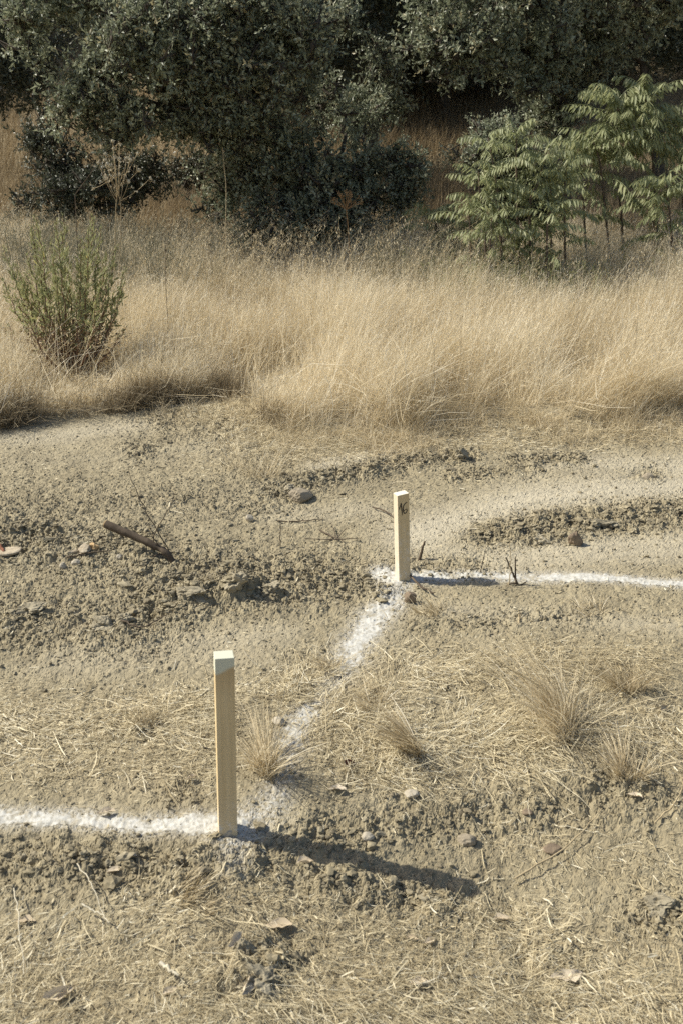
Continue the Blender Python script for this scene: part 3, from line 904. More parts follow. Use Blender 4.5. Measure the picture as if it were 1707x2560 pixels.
# low dark bush under the big oak, left
b4 = foot(230, 11.0)
lob = [px_lobe(*a) for a in [(130, 340, 50, 60, 11.2), (150, 410, 70, 50, 11.1), (230, 400, 70, 70, 11.0), (300, 370, 50, 60, 11.0), (250, 450, 100, 40, 10.9), (120, 465, 75, 35, 10.9), (350, 420, 45, 40, 11.1), (440, 390, 50, 45, 11.3), (490, 370, 50, 50, 11.2), (90, 320, 30, 40, 11.3)]]
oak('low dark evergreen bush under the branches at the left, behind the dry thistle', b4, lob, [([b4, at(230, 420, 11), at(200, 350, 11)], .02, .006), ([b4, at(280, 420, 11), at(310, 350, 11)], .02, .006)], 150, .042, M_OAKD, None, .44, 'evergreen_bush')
# small-leaved bush on the right, among the compound leaves
b5 = foot(1170, 9.7)
lob = [px_lobe(*a) for a in [(1130, 350, 70, 50, 9.75), (1180, 330, 60, 50, 9.75), (1200, 400, 70, 55, 9.75), (1130, 400, 60, 45, 9.75), (1200, 480, 60, 40, 9.75), (1250, 440, 40, 50, 9.85)]]
oak('small-leaved grey-green bush growing among the compound-leaved saplings', b5, lob, [([b5, at(1165, 430, 9.75), at(1150, 340, 9.75)], .015, .005), ([b5, at(1200, 430, 9.75), at(1220, 350, 9.75)], .015, .005)], 240, .034, None, None, .36, 'small_leaved_bush')

# trees further up the hillside; the first carries unseen lobes added to shade the hill
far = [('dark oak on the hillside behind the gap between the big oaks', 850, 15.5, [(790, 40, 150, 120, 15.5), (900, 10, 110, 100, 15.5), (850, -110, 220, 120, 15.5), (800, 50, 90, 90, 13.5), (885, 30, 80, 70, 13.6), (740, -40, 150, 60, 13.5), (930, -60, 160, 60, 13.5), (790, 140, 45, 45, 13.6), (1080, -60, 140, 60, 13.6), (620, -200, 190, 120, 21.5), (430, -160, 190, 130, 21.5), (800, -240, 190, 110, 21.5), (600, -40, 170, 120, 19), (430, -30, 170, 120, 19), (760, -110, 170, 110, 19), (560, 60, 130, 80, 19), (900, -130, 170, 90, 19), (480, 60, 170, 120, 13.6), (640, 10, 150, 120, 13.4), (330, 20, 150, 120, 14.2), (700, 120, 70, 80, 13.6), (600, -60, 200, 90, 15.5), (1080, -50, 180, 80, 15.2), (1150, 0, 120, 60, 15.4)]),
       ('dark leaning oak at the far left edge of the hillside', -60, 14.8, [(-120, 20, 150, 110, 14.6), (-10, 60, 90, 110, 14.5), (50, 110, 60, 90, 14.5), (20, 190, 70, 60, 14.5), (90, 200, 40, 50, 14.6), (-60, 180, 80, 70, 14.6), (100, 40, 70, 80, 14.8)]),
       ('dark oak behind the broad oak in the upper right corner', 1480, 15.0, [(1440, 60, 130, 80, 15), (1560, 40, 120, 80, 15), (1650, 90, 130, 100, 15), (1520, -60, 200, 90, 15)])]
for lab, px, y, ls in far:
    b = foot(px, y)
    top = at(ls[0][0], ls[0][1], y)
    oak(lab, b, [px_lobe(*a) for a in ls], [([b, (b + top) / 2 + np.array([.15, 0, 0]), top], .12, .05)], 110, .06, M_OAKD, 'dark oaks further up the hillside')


def build_woods():
    g = Geo(); tr = Geo()
    lobes = []
    for i in range(34):
        y = rng.uniform(19, 30); x = rng.uniform(-1, 1) * (.5 * y + 3)
        if y < 22 and -7 < x < -2.0: y += 5
        z = float(h0(x, y)); h = rng.uniform(2.2, 4.0)
        for q in range(3):
            lobes.append((np.array([x + rng.normal(0, .9), y + rng.normal(0, .6), z + h * rng.uniform(.45, 1)]), (rng.uniform(1.1, 1.9), 1.4, rng.uniform(.9, 1.5))))
        limb(tr, [[x, y, z - .1], [x + .1, y, z + h * .4], [x + .2, y, z + h * .8]], .14, .06, 6, 8)
    oak_foliage(g, lobes, 36, .12, .36, 9, seed=77)
    g.F.extend([f + g.n for f in tr.F]); g.V.extend(tr.V); g.A.extend(tr.A); g.M.extend([m + 1 for m in tr.M]); g.n += tr.n
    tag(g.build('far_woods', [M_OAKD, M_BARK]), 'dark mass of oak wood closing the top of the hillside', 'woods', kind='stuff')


build_woods()

# ------------------------------------------------------------------ compound-leaved saplings
def fronds(gs, gl, base, az, L, elev, npair, ll, rs):
    """one arching stalk with paired drooping leaflets"""
    k = 9
    t = np.linspace(0, 1, k)
    d = np.array([math.cos(az), math.sin(az)])
    ang = elev - 1.15 * t * rs
    stepv = L / (k - 1)
    hx = np.concatenate([[0], np.cumsum(np.cos(ang[:-1]) * stepv)]); hz = np.concatenate([[0], np.cumsum(np.sin(ang[:-1]) * stepv)])
    P = base + np.stack([d[0] * hx, d[1] * hx, hz], 1)
    tubes(gs, P[None], np.linspace(.0035, .0012, k)[None], 4)
    s = np.linspace(.14, .98, npair)
    idx = s * (k - 1); i = np.clip(idx.astype(int), 0, k - 2); fr = (idx - i)[:, None]
    Q = P[i] * (1 - fr) + P[i + 1] * fr; T = unit(P[i + 1] - P[i])
    side = np.array([-d[1], d[0], 0])
    for sg in (-1, 1):
        D = unit(side * sg * .55 + T * .42 + np.array([0, 0, -.75]) + rng.normal(0, .2, (npair, 3)))
        N = unit(np.array([0, 0, 1.0]) + side * sg * .75 + rng.normal(0, .2, (npair, 3)))
        lf = ll * np.interp(s, [0, .25, .75, 1], [.7, 1, .95, .5]) * rng.uniform(.85, 1.12, npair)
        leaves(gl, Q, D, N, lf, lf * rng.uniform(.21, .28, npair), np.clip(rng.normal(.5, .25, npair), 0, 1), 0, .12, .12, True)


def sapling(label, stems, ll, Lf, group='compound-leaved saplings'):
    """stems: list of (px_foot, y, [(px,py) ...] up to the tip, number of fronds, lowest share of the stem that bears fronds)"""
    b = foot(stems[0][0], stems[0][1])
    t = thing('compound_leaved_sapling', b, label, 'sapling', group)
    st = Geo(); gs = Geo(); gl = Geo()
    for pf, y, pts, nf, lowest in stems:
        P = curve(np.array([foot(pf, y)] + [at(a, c, y) for a, c in pts]), 16)
        tubes(st, P[None], np.linspace(.014, .006, 16)[None], 6)
        nf = int(nf * 1.6)
        for i in range(nf):
            s = lowest + (1 - lowest) * (i + rng.uniform(0, .6)) / nf
            q = s * 15; j = min(int(q), 14); B = P[j] + (P[j + 1] - P[j]) * (q - j)
            az = i * 2.4 + rng.normal(0, .35)
            el = np.interp(s, [lowest, 1], [.25, 1.0]) + rng.normal(0, .15)
            fronds(gs, gl, B, az, 1.15 * Lf * np.interp(s, [0, .7, 1], [.8, 1.05, .65]) * rng.uniform(.8, 1.15), el, int(rng.integers(10, 15)), ll * .9, rng.uniform(.9, 1.35))
    st.build('stem', M_TWIG, t, True); gs.build('leaf_stalks', M_AIL, t); gl.build('leaflets', M_AIL, t)
    return t


sapling('tall compound-leaved sapling with hanging leaflets, highest of its kind, at the right edge', [(1425, 10.1, [(1420, 420), (1415, 300), (1420, 225)], 22, .45), (1500, 10.2, [(1500, 400), (1490, 300), (1480, 210)], 20, .45),
        (1395, 10.0, [(1380, 400), (1360, 320)], 13, .4), (1560, 10.2, [(1565, 380), (1570, 270)], 16, .4), (1340, 10.1, [(1335, 420), (1330, 345)], 10, .3)], .120, .46)
sapling('wide compound-leaved sapling in front of the small-leaved bush', [(1150, 9.15, [(1145, 480), (1135, 400), (1120, 315)], 12, .18), (1215, 9.2, [(1215, 480), (1235, 420), (1255, 345)], 15, .18),
        (1115, 9.1, [(1110, 500), (1100, 440), (1098, 395)], 9, .18), (1185, 9.35, [(1185, 400), (1185, 300)], 12, .3), (1290, 9.25, [(1295, 460), (1300, 385)], 12, .2), (1080, 9.0, [(1078, 530), (1075, 480)], 6, .2),
        (1120, 8.9, [(1125, 540), (1130, 500)], 8, .2), (1250, 8.95, [(1255, 530), (1265, 480)], 9, .2)], .092, .34)
sapling('compound-leaved sapling with thin crown at the far right, below the tall one', [(1540, 9.6, [(1535, 480), (1525, 410)], 13, .3), (1490, 9.7, [(1500, 500), (1510, 455)], 9, .3)], .10, .34)
sapling('low compound-leaved shoot half buried in the grass right of the thicket', [(1000, 9.9, [(1000, 520), (995, 495)], 9, .3), (1060, 9.8, [(1065, 540), (1070, 520)], 8, .3)], .09, .32)
sapling('small compound-leaved shoot low in the grass under the wide sapling', [(1190, 9.2, [(1190, 580), (1195, 545)], 9, .25), (1260, 9.3, [(1265, 560), (1260, 520)], 7, .25)], .07, .24)

# ------------------------------------------------------------------ green shrub at the left of the grass
def build_shrub():
    b = G(165, 868)
    t = thing('green_shrub', b, 'upright green shrub with brown withered lower leaves in the dry grass at left', 'shrub')
    st = Geo(); gl = Geo(); gd = Geo()
    y0 = b[1]
    tips = [(100, 490), (112, 530), (150, 505), (145, 560), (205, 480), (212, 520), (190, 600), (65, 580), (75, 560), (50, 640), (30, 690), (10, 640), (250, 560), (262, 570), (275, 600), (235, 600), (280, 680), (262, 720),
            (268, 790), (-10, 720), (15, 760), (60, 830), (120, 600), (170, 590), (130, 650), (225, 660), (180, 680), (90, 680), (240, 720), (210, 740), (45, 720), (150, 720), (5, 560), (70, 640), (110, 570), (200, 560), (255, 640), (120, 505), (85, 525), (178, 545), (232, 530), (30, 590), (155, 640), (20, 830), (285, 740)]
    P = []
    for px, py in tips:
        e = at(px + rng.normal(0, 8), py + rng.normal(0, 12), y0 + rng.normal(0, .18)); s = b + np.array([rng.normal(0, .03), rng.normal(0, .03), 0])
        m1 = s + (e - s) * .35 + np.array([(e[0] - s[0]) * .20, (e[1] - s[1]) * .2, -.01]); m2 = s + (e - s) * .7 + np.array([(e[0] - s[0]) * .12, 0, 0])
        Q = curve([s, m1, m2, e], 14); Q[3:-1] += rng.normal(0, .007, (10, 3)); P.append(Q)
    P = np.array(P); n = len(P)
    tubes(st, P, np.tile(np.linspace(.0065, .002, 14), (n, 1)), 5)
    st.build('stems', M_REDSTEM, t, True)
    for i in range(n):
        Lp = np.linalg.norm(P[i, -1] - P[i, 0])
        m = int(Lp * 215)
        s = rng.uniform(.06, 1.0, m); q = s * 13; j = np.clip(q.astype(int), 0, 12); fr = (q - j)[:, None]
        B = P[i, j] * (1 - fr) + P[i, j + 1] * fr; T = unit(P[i, j + 1] - P[i, j])
        B = B + rng.normal(0, .014, (m, 3)) * np.interp(s, [0, .5, 1], [1.6, 1.3, .4])[:, None]
        D = unit(T * np.interp(s, [0, .5, 1], [.5, .85, 1.5])[:, None] + rv(m) * .75)
        L = np.interp(s, [0, .4, .7, 1], [.035, .062, .056, .026]) * rng.uniform(.7, 1.25, m)
        hgt = (B[:, 2] - b[2])
        dead = (hgt + rng.normal(0, .10, m)) < .36
        leaves(gl, B[~dead], D[~dead], rv((~dead).sum()), L[~dead], L[~dead] * .19, np.clip(rng.normal(.5, .22, (~dead).sum()), 0, 1), 0, .15, .08, True)
        Dd = unit(D[dead] + np.array([0, 0, -.5]))
        dead = dead & (rng.uniform(0, 1, m) < .6); Dd = unit(D[dead] + np.array([0, 0, -.5]))
        leaves(gd, B[dead], Dd, rv(dead.sum()), L[dead] * .7, L[dead] * .22, rng.uniform(0, 1, dead.sum()), 0, .3)
    gl.build('green_leaves', M_INULA, t); gd.build('withered_leaves', M_DEAD, t)


build_shrub()

# ------------------------------------------------------------------ dry stalks and seed heads
def thistle():
    y = 8.6
    b = foot(268, y)
    t = thing('dry_thistle', b, 'tall dead thistle with pale seed heads in front of the dark bush', 'dry plant')
    st = Geo(); hd = Geo()
    main = curve([b, at(266, 500, y), at(270, 440, y), at(262, 360, y)], 14); m2 = curve([b + [.02, 0, 0], at(279, 500, y), at(272, 440, y), at(285, 390, y)], 14)
    tubes(st, np.array([main, m2]), np.tile(np.linspace(.0045, .002, 14), (2, 1)), 5)
    ends = [(232, 395), (222, 372), (242, 355), (250, 340), (265, 335), (282, 345), (300, 372), (320, 370), (312, 402), (225, 425), (330, 400), (290, 360), (255, 385), (275, 355), (240, 415), (305, 425), (262, 345), (247, 372), (283, 372), (270, 385)]
    for px, py in ends:
        e = at(px + rng.normal(0, 9), py + rng.normal(0, 12), y + rng.normal(0, .08)); s = main[rng.integers(6, 12)] if px < 275 else m2[rng.integers(6, 12)]
        tubes(st, curve([s, (s + e) / 2 + np.array([0, 0, -.02]), e], 6)[None], np.full((1, 6), .0018), 4)
        V, f = rock_shape(2, px + py, .3, 2.2)
        hd.add(V * np.array([.010, .010, .012]) * rng.uniform(.5, 1.3) + e, f)
        n = 22
        leaves(hd, np.tile(e, (n, 1)), rv(n), rv(n), rng.uniform(.012, .03, n), np.full(n, .006), np.full(n, .5))
        for q in range(3):
            w = s + (e - s) * rng.uniform(.3, .9); d = unit(rng.normal(0, 1, 3) + np.array([0, 0, .5])) * .06
            tubes(st, np.array([[w, w + d * .6, w + d]]), np.full((1, 3), .0012), 3)
            leaves(hd, np.tile(w + d, (5, 1)), rv(5), rv(5), np.full(5, .02), np.full(5, .006), np.full(5, .5))
    st.build('stems', M_STALK, t, True); hd.build('seed_heads', M_THISTLE, t)


thistle()


def umbel(label, px, py_foot_y, hub, rad_px, nray, col, tilt=.25):
    y = py_foot_y
    b = foot(px[0], y); h = at(*hub, y); s = y / F * K
    t = thing('dry_umbel', b, label, 'dry plant', 'dry umbel flower stalks')
    st = Geo(); hd = Geo()
    P = curve([b, at(px[1], hub[1] + 60, y), h], 12)
    tubes(st, P[None], np.linspace(.0065, .004, 12)[None], 6)
    for i in range(nray):
        a = i * 2.4; el = rng.uniform(.15, 1.35)
        d = np.array([math.cos(a) * math.cos(el), math.sin(a) * math.cos(el), math.sin(el)]) * rad_px * s * rng.uniform(.85, 1.1)
        e = h + d
        tubes(st, curve([h, h + d * .5 + np.array([0, 0, .008]), e], 5)[None], np.full((1, 5), .0015), 4)
        for k in range(6):
            w = e + rv(1)[0] * .016 + np.array([0, 0, .008])
            tubes(hd, np.array([[e, w]]), np.full((1, 2), .0009), 3)
            hd.add(ICO[1][0] * .0038 + w, ICO[1][1])
    st.build('stalk', M_UMBEL, t, True); hd.build('seed_umbel', M_UMBEL, t)


umbel('orange-brown dry umbel flower stalk in front of the dark thicket', (806, 800), 9.6, (795, 482), 36, 26, M_UMBEL)
umbel('dry umbel stalk in the shaded grass under the broad oak, left of its trunk', (1215, 1240), 12.2, (1258, 232), 24, 16, M_UMBEL)
0 and umbel('small dry umbel in the upper right against the dark wood', (1476, 1476), 13.0, (1480, 128), 14, 10, M_UMBEL)


def stalks():
    for lab, y, pts, r in (('thin dark dry stalk rising from the tall grass right of the green shrub', 7.6, [(388, 765), (384, 700), (381, 640), (380, 560)], .003),
                           ('thin dry stalk leaning at the right side of the tall grass', 7.4, [(1465, 838), (1463, 790), (1457, 735)], .003),
                           ('slanting pale dead stalk against the dark bush at left', 8.9, [(165, 458), (200, 410), (232, 365), (240, 352)], .0035),
                           ('tall pale grass stalk before the thicket left of the large oak trunk', 9.4, [(518, 560), (520, 440), (515, 380), (512, 345)], .004),
                           ('thin slanting dry stalk at the lower right edge of the grass', 6.5, [(1508, 930), (1535, 880), (1565, 835)], .003)):
        P = curve([at(a, b, y) for a, b in pts], 14); P[0, 2] = min(P[0, 2], T1(P[0, 0], P[0, 1]))
        g = Geo(); tubes(g, P[None], np.linspace(r, r * .5, 14)[None], 5)
        n = 10
        q = P[rng.integers(9, 14, n)]
        leaves(g, q, unit(np.array([.3, 0, .6]) + rng.normal(0, .5, (n, 3))), rv(n), np.full(n, .03), np.full(n, .006), np.full(n, .5))
        tag(g.build('dry_stalk', M_TWIG if 'dark' in lab or 'thin dry' in lab else M_STALK, smooth=True), lab, 'dry stalk', 'single dry stalks')


stalks()

# ------------------------------------------------------------------ wooden stakes
def stake_material(top_paint, splash):
    m, nt, b = mat('planed_pine')
    co = nd(nt, 'ShaderNodeTexCoord').outputs['Object']
    mp = nd(nt, 'ShaderNodeMapping'); mp.inputs['Scale'].default_value = (1, 1, .035); nt.links.new(co, mp.inputs['Vector'])
    n = noise(nt, 130, 5, .6, mp.outputs[0])
    r = ramp(nt, [(.3, (.54, .415, .225)), (.55, (.66, .52, .305)), (.75, (.71, .58, .36))]); nt.links.new(n, r.inputs['Fac'])
    col = r.outputs['Color']
    n2_ = noise(nt, 9, 3, .5, mp.outputs[0])
    col = mixc(nt, .35, col, mixc(nt, n2_, (.44, .32, .155), (.70, .57, .35)))
    sep = nd(nt, 'ShaderNodeSeparateXYZ'); nt.links.new(co, sep.inputs[0])

    def math_(op, a, b_=None):
        q = nd(nt, 'ShaderNodeMath', operation=op)
        for s_, v in zip(q.inputs, (a, b_)):
            if v is None: continue
            if isinstance(v, (int, float)): s_.default_value = v
            else: nt.links.new(v, s_)
        q.use_clamp = op == 'MULTIPLY_ADD'
        return q.outputs[0]
    # paint on the tip, running lower on one side
    if top_paint:
        zt = math_('ADD', math_('ADD', sep.outputs['Z'], math_('MULTIPLY', sep.outputs['X'], -.42)), math_('MULTIPLY', noise(nt, 40, 3, .5, co), .018))
        fac = nd(nt, 'ShaderNodeMapRange'); fac.inputs['From Min'].default_value = top_paint - .004; fac.inputs['From Max'].default_value = top_paint + .006
        nt.links.new(zt, fac.inputs['Value'])
        col = mixc(nt, fac.outputs[0], col, (.60, .60, .49))
    if top_paint:
        st_ = nd(nt, 'ShaderNodeMapRange'); st_.inputs['From Min'].default_value = .40; st_.inputs['From Max'].default_value = .475; nt.links.new(sep.outputs['Z'], st_.inputs['Value'])
        col0 = mixc(nt, math_('MULTIPLY', st_.outputs[0], math_('MULTIPLY', n2_, .9)), r.outputs['Color'], (.34, .21, .085))
        col = mixc(nt, fac.outputs[0], mixc(nt, .35, col0, mixc(nt, n2_, (.44, .32, .155), (.70, .57, .35))), (.58, .58, .46))
    # chalk dust near the ground
    dz = nd(nt, 'ShaderNodeMapRange'); dz.inputs['From Min'].default_value = splash; dz.inputs['From Max'].default_value = .0; nt.links.new(sep.outputs['Z'], dz.inputs['Value'])
    spk = ramp(nt, [(.52, (0, 0, 0)), (.62, (1, 1, 1))]); nt.links.new(noise(nt, 60, 5, .7, co), spk.inputs['Fac'])
    f2 = math_('MULTIPLY', dz.outputs[0], math_('ADD', math_('MULTIPLY', spk.outputs['Color'], .55), .12))
    col = mixc(nt, f2, col, (.70, .70, .67))
    if splash > .2:                                                  # paler left face and top
        geo = nd(nt, 'ShaderNodeNewGeometry')
        tc = nd(nt, 'ShaderNodeTexCoord'); s2 = nd(nt, 'ShaderNodeSeparateXYZ'); nt.links.new(tc.outputs['Normal'], s2.inputs[0])
        lf = math_('LESS_THAN', s2.outputs['X'], -.8)
        col = mixc(nt, math_('MULTIPLY', lf, .4), col, (.66, .64, .58))
        tf = math_('GREATER_THAN', s2.outputs['Z'], .8)
        col = mixc(nt, math_('MULTIPLY', tf, .8), col, (.70, .68, .58))
    nt.links.new(col, b.inputs['Base Color']); b.inputs['Roughness'].default_value = .65
    bp = nd(nt, 'ShaderNodeBump'); bp.inputs['Strength'].default_value = .25; bp.inputs['Distance'].default_value = .001
    nt.links.new(n, bp.inputs['Height']); nt.links.new(bp.outputs[0], b.inputs['Normal'])
    return m


def stake(base_px, h, w, yaw, lean, label, m, tip_tilt):
    x, y = gat(*base_px)
    # base of the front face sits at this pixel; push the centre half a width back
    y += w * .5
    z = T1(x, y)
    z = h0(x, y) + 0.0
    root = thing('wooden_stake', (x, y, z), label, 'stake', 'square wooden survey stakes')
    bm = bmesh.new()
    bmesh.ops.create_cube(bm, size=1)
    for v in bm.verts:
        top = v.co.z > 0
        v.co = Vector((v.co.x * w, v.co.y * w, (h + tip_tilt * v.co.x) if top else -.18))
    bmesh.ops.bevel(bm, geom=list(bm.edges), offset=.0016, segments=2, affect='EDGES', profile=.6)
    me = bpy.data.meshes.new('post'); bm.to_mesh(me); bm.free()
    me.materials.append(m)
    o = bpy.data.objects.new('post', me); COL.objects.link(o); o.parent = root
    root.rotation_euler = (0, R(lean), R(yaw))
    return root, o


M_ST1 = stake_material(.488, .12)
M_ST2 = stake_material(None, .30)
near, _ = stake((567 / K, 2085 / K), .516, .050, 11.3, 0.8, 'taller bare wooden stake in the foreground, its top daubed with pale paint', M_ST1, 0)
farS, _ = stake((1007 / K, 1449 / K), .364, .050, 16.5, -2.2, 'shorter wooden stake with the handwritten number 16, dusted with chalk, paler on one side', M_ST2, .006)


def number_mark(root, w, h):
    g = Geo()
    u = lambda a, b: np.array([(a - 603) / 150 * w, (280 - b) / 150 * w / math.cos(R(15))])
    strokes = [[(546, 452), (556, 425), (572, 377)], [(572, 377), (578, 440), (583, 490), (586, 525)],
               [(648, 374), (622, 388), (604, 415), (597, 450), (600, 485), (614, 507), (632, 502), (645, 482), (646, 462), (632, 458), (612, 470), (603, 482)]]
    for s in strokes:
        p2 = np.array([u(*q) for q in s])
        P = curve(np.stack([p2[:, 0], np.full(len(p2), -w / 2 - .0007), h - .002 + p2[:, 1]], 1), 30)
        T = unit(np.gradient(P, axis=0)); side = np.cross(T, np.array([0, 1.0, 0]))
        wd = .0034 * (1 + .2 * np.sin(np.linspace(0, 5, 30)))
        ribbons(g, P[None], wd[None], side[None])
    me = g.build('handwritten_number', M_INK, None)
    me.parent = root
    me['label'] = 'black handwritten number 16'


number_mark(farS, .05, .364)

# ------------------------------------------------------------------ grass tufts in the foreground
def tuft(px, py, rpx, hpx, leanx, n, label, dark=.5, leany=-.1, spread=.5):
    x, y = gat(px, py); s = y / F * K * 1.04
    base = np.array([x, y, T1(x, y)])
    g = Geo()
    rr = rpx * s; hh = hpx * s
    bx = x + rng.normal(0, rr * .38, n); by = y + rng.normal(0, rr * .38, n); bz = terrain(bx, by) - .008
    cn = 5; cx = rng.normal(0, rr * .55, cn); cy = rng.normal(0, rr * .5, cn); cl_ = rng.normal(0, .32, (cn, 2)); wi = rng.integers(0, cn, n)
    bx = x + cx[wi] + rng.normal(0, rr * .24, n); by = y + cy[wi] + rng.normal(0, rr * .24, n); bz = terrain(bx, by) - .008
    L = hh * (.25 + rng.uniform(0, 1, n) ** 1.6)
    out = np.stack([bx - x, by - y], 1) / max(rr, .01)
    d = np.stack([leanx + out[:, 0] * spread + rng.normal(0, .38, n), leany + out[:, 1] * spread + rng.normal(0, .38, n)], 1)
    d = d + cl_[wi]
    d = d * np.minimum(1, .85 / np.maximum(np.linalg.norm(d, axis=1, keepdims=True), 1e-6))
    t = np.linspace(0, 1, 5)[None]
    hx = d[:, :1] * (t * .7 + t ** 2 * .5) * L[:, None]; hy = d[:, 1:] * (t * .7 + t ** 2 * .5) * L[:, None]
    hz = L[:, None] * (t - .22 * t ** 2 * np.minimum(1.6, np.linalg.norm(d, axis=1))[:, None])
    P = np.stack([bx[:, None] + hx, by[:, None] + hy, bz[:, None] + np.maximum(hz, .006)], -1)
    ribbons(g, P, rng.uniform(.0012, .0030, n)[:, None] * np.array([1, 1, .9, .7, .3])[None], None, np.clip(rng.normal(dark, .25, n), 0, 1))
    o = g.build('grass_tuft', M_GRASS)
    V = Vector(base); o.data.transform(__import__('mathutils').Matrix.Translation(-V)); o.location = V
    tag(o, label, 'grass tuft', 'dry grass tufts standing in the trampled straw')


tuft(600, 1762, 38, 150, -.28, 420, 'dry grass tuft leaning beside the unnumbered stake', .5, -.05, .35)
tuft(965, 1728, 30, 105, -.6, 420, 'rusty brown combed-over grass tuft right of the diagonal chalk line', .3, .05, .4)
tuft(1290, 1705, 80, 210, -.55, 520, 'largest loose grass tuft, with wispy tall stems, at right in the straw', .5, .15, .3)
tuft(1420, 1588, 40, 75, -.3, 340, 'dark-hearted low grass tuft at the upper right of the trampled straw', .3, .05, .6)
tuft(1425, 1800, 32, 100, -.15, 300, 'small grass tuft at the edge of the dark soil below the largest tuft', .45, .0, .45)
tuft(860, 1625, 40, 55, -.5, 260, 'low flattened grass tuft just right of the faint part of the chalk line', .45, -.1, .8)
tuft(775, 1525, 22, 45, -.4, 160, 'tiny grass tuft at the fading lower end of the bright chalk patch', .5, 0, .6)
tuft(340, 1672, 30, 45, .1, 200, 'withered dark tuft in the straw left of the unnumbered stake', .15, .1, .9)
tuft(1370, 1405, 30, 36, .2, 160, 'small pale tuft on the smooth soil below the thin chalk line', .55, 0, .7)
tuft(1000, 1408, 34, 40, -.2, 180, 'scrubby little tuft in front of the stake numbered 16', .3, 0, .8)
tuft(600, 1085, 45, 90, .1, 160, 'sparse wispy tuft on the bare soil behind the single round rock', .5, .1, .5)
tuft(430, 2050, 60, 45, .6, 300, 'swirled flat grass tuft below the unnumbered stake', .4, -.1, .8)

# ------------------------------------------------------------------ rocks, stones and lumps of earth
def stone(name, cat, px, py, wpx, hpx, m, seed, label, group=None, rot=0, sink=.3, sub=4, rough=.3, depth=.8):
    """px,py: where its lower front edge meets the soil"""
    x, y = gat(px, py); s = y / F * K * 1.04
    rx, rz = wpx * s / 2, hpx * s / 2 / .93
    y += rx * depth * .7
    earth = m is M_EARTH
    V, f = rock_shape(4 if earth else sub, seed, .75 if earth else rough, 1.7 if earth else 1.1)
    if earth: sink = sink + .06; V = V * (1 + .22 * (n3(V * 9, seed) - .5) + .10 * (n3(V * 22, seed + 1) - .5))[:, None]
    V = V * np.array([rx, rx * depth, rz])
    c, s_ = math.cos(rot), math.sin(rot)
    V = np.stack([V[:, 0] * c - V[:, 2] * s_, V[:, 1], V[:, 0] * s_ + V[:, 2] * c], 1)
    z = T1(x, y)
    me_g = Geo(); me_g.add(V, f)
    o = me_g.build(name, m, smooth=False)
    o.location = (x, y, z + rz * (1 - sink * 2) * .9)
    return tag(o, label, cat, group)


stone('rock', 'rock', 692, 1150, 60, 36, M_STONE, 11, 'single round grey-brown rock at the start of the dark clod ridge', None, -.1, .22, 4, .28)
stone('rock', 'rock', 665, 1122, 46, 24, M_EARTH, 12, 'pale dusty rock half sunk behind the single round rock', None, 0, .35)
stone('pebble', 'stone', 573, 1197, 20, 20, M_PALE, 13, 'small pale upright pebble alone on the smooth soil left of the round rock', None, .4, .2, 3)
stone('rock', 'rock', 1490, 1095, 30, 20, M_STONE, 14, 'greenish grey rock in a small hollow at the right of the sandy track', None, 0, .3, 3)
stone('earth_clod', 'clod', 1322, 1258, 34, 42, M_BROWN, 15, 'dark upright clod at the near edge of the right-hand clod ridge', 'large lumps of dry earth', .15, .2, 4, .35)
stone('earth_clod', 'clod', 541, 1388, 64, 44, M_EARTH, 16, 'large crumbly clod, tallest in the churned soil left of the stakes', 'large lumps of dry earth', .1, .3, 4, .4)
stone('earth_clod', 'clod', 435, 1396, 78, 36, M_EARTH, 17, 'broad flat clod beside the tallest clod in the churned soil', 'large lumps of dry earth', -.1, .32, 4, .4)
stone('earth_clod', 'clod', 620, 1372, 46, 30, M_EARTH, 18, 'smaller clod right of the tallest clod in the churned soil', 'large lumps of dry earth', .2, .3, 4, .4)
stone('earth_clod', 'clod', 235, 1450, 62, 30, M_EARTH, 19, 'flat clod at the lower left end of the churned soil', 'large lumps of dry earth', 0, .35, 4, .4)
stone('earth_clod', 'clod', 285, 1436, 40, 28, M_EARTH, 20, 'rounded clod touching the flat clod at the lower left', 'large lumps of dry earth', .1, .3, 4, .4)
stone('earth_clod', 'clod', 70, 1410, 60, 32, M_EARTH, 21, 'lumpy clod near the left edge of the churned soil', 'large lumps of dry earth', 0, .35, 4, .4)
stone('earth_clod', 'clod', 800, 1096, 22, 20, M_EARTH, 22, 'dark clod sitting on top of the ridge right of the round rock', 'large lumps of dry earth', 0, .2, 3, .4)
stone('earth_clod', 'clod', 1060, 1056, 36, 24, M_EARTH, 23, 'dark clod at the far end of the clod ridge above the numbered stake', 'large lumps of dry earth', 0, .25, 3, .4)
stone('earth_clod', 'clod', 1240, 1248, 44, 22, M_EARTH, 24, 'flat clod left of the dark upright clod on the right-hand ridge', 'large lumps of dry earth', 0, .3, 4, .4)
stone('earth_clod', 'clod', 1400, 1215, 52, 24, M_EARTH, 25, 'long clod right of the dark upright clod on the right-hand ridge', 'large lumps of dry earth', 0, .3, 4, .4)
stone('earth_clod', 'clod', 560, 2190, 50, 60, M_EARTH, 26, 'dark upright clod in the straw below the unnumbered stake', 'large lumps of dry earth', .3, .3, 4, .4)
stone('earth_clod', 'clod', 600, 2275, 110, 70, M_EARTH, 27, 'largest lumpy clod at the bottom of the picture in the straw', 'large lumps of dry earth', 0, .38, 4, .45)
stone('earth_clod', 'clod', 1520, 2105, 80, 52, M_EARTH, 28, 'broken clod at the lower right edge in the straw', 'large lumps of dry earth', 0, .4, 4, .45)
stone('stone', 'stone', 941, 1383, 28, 34, M_BROWN, 29, 'pointed reddish-brown stone in front of the stake numbered 16', None, .2, .2, 3, .32)
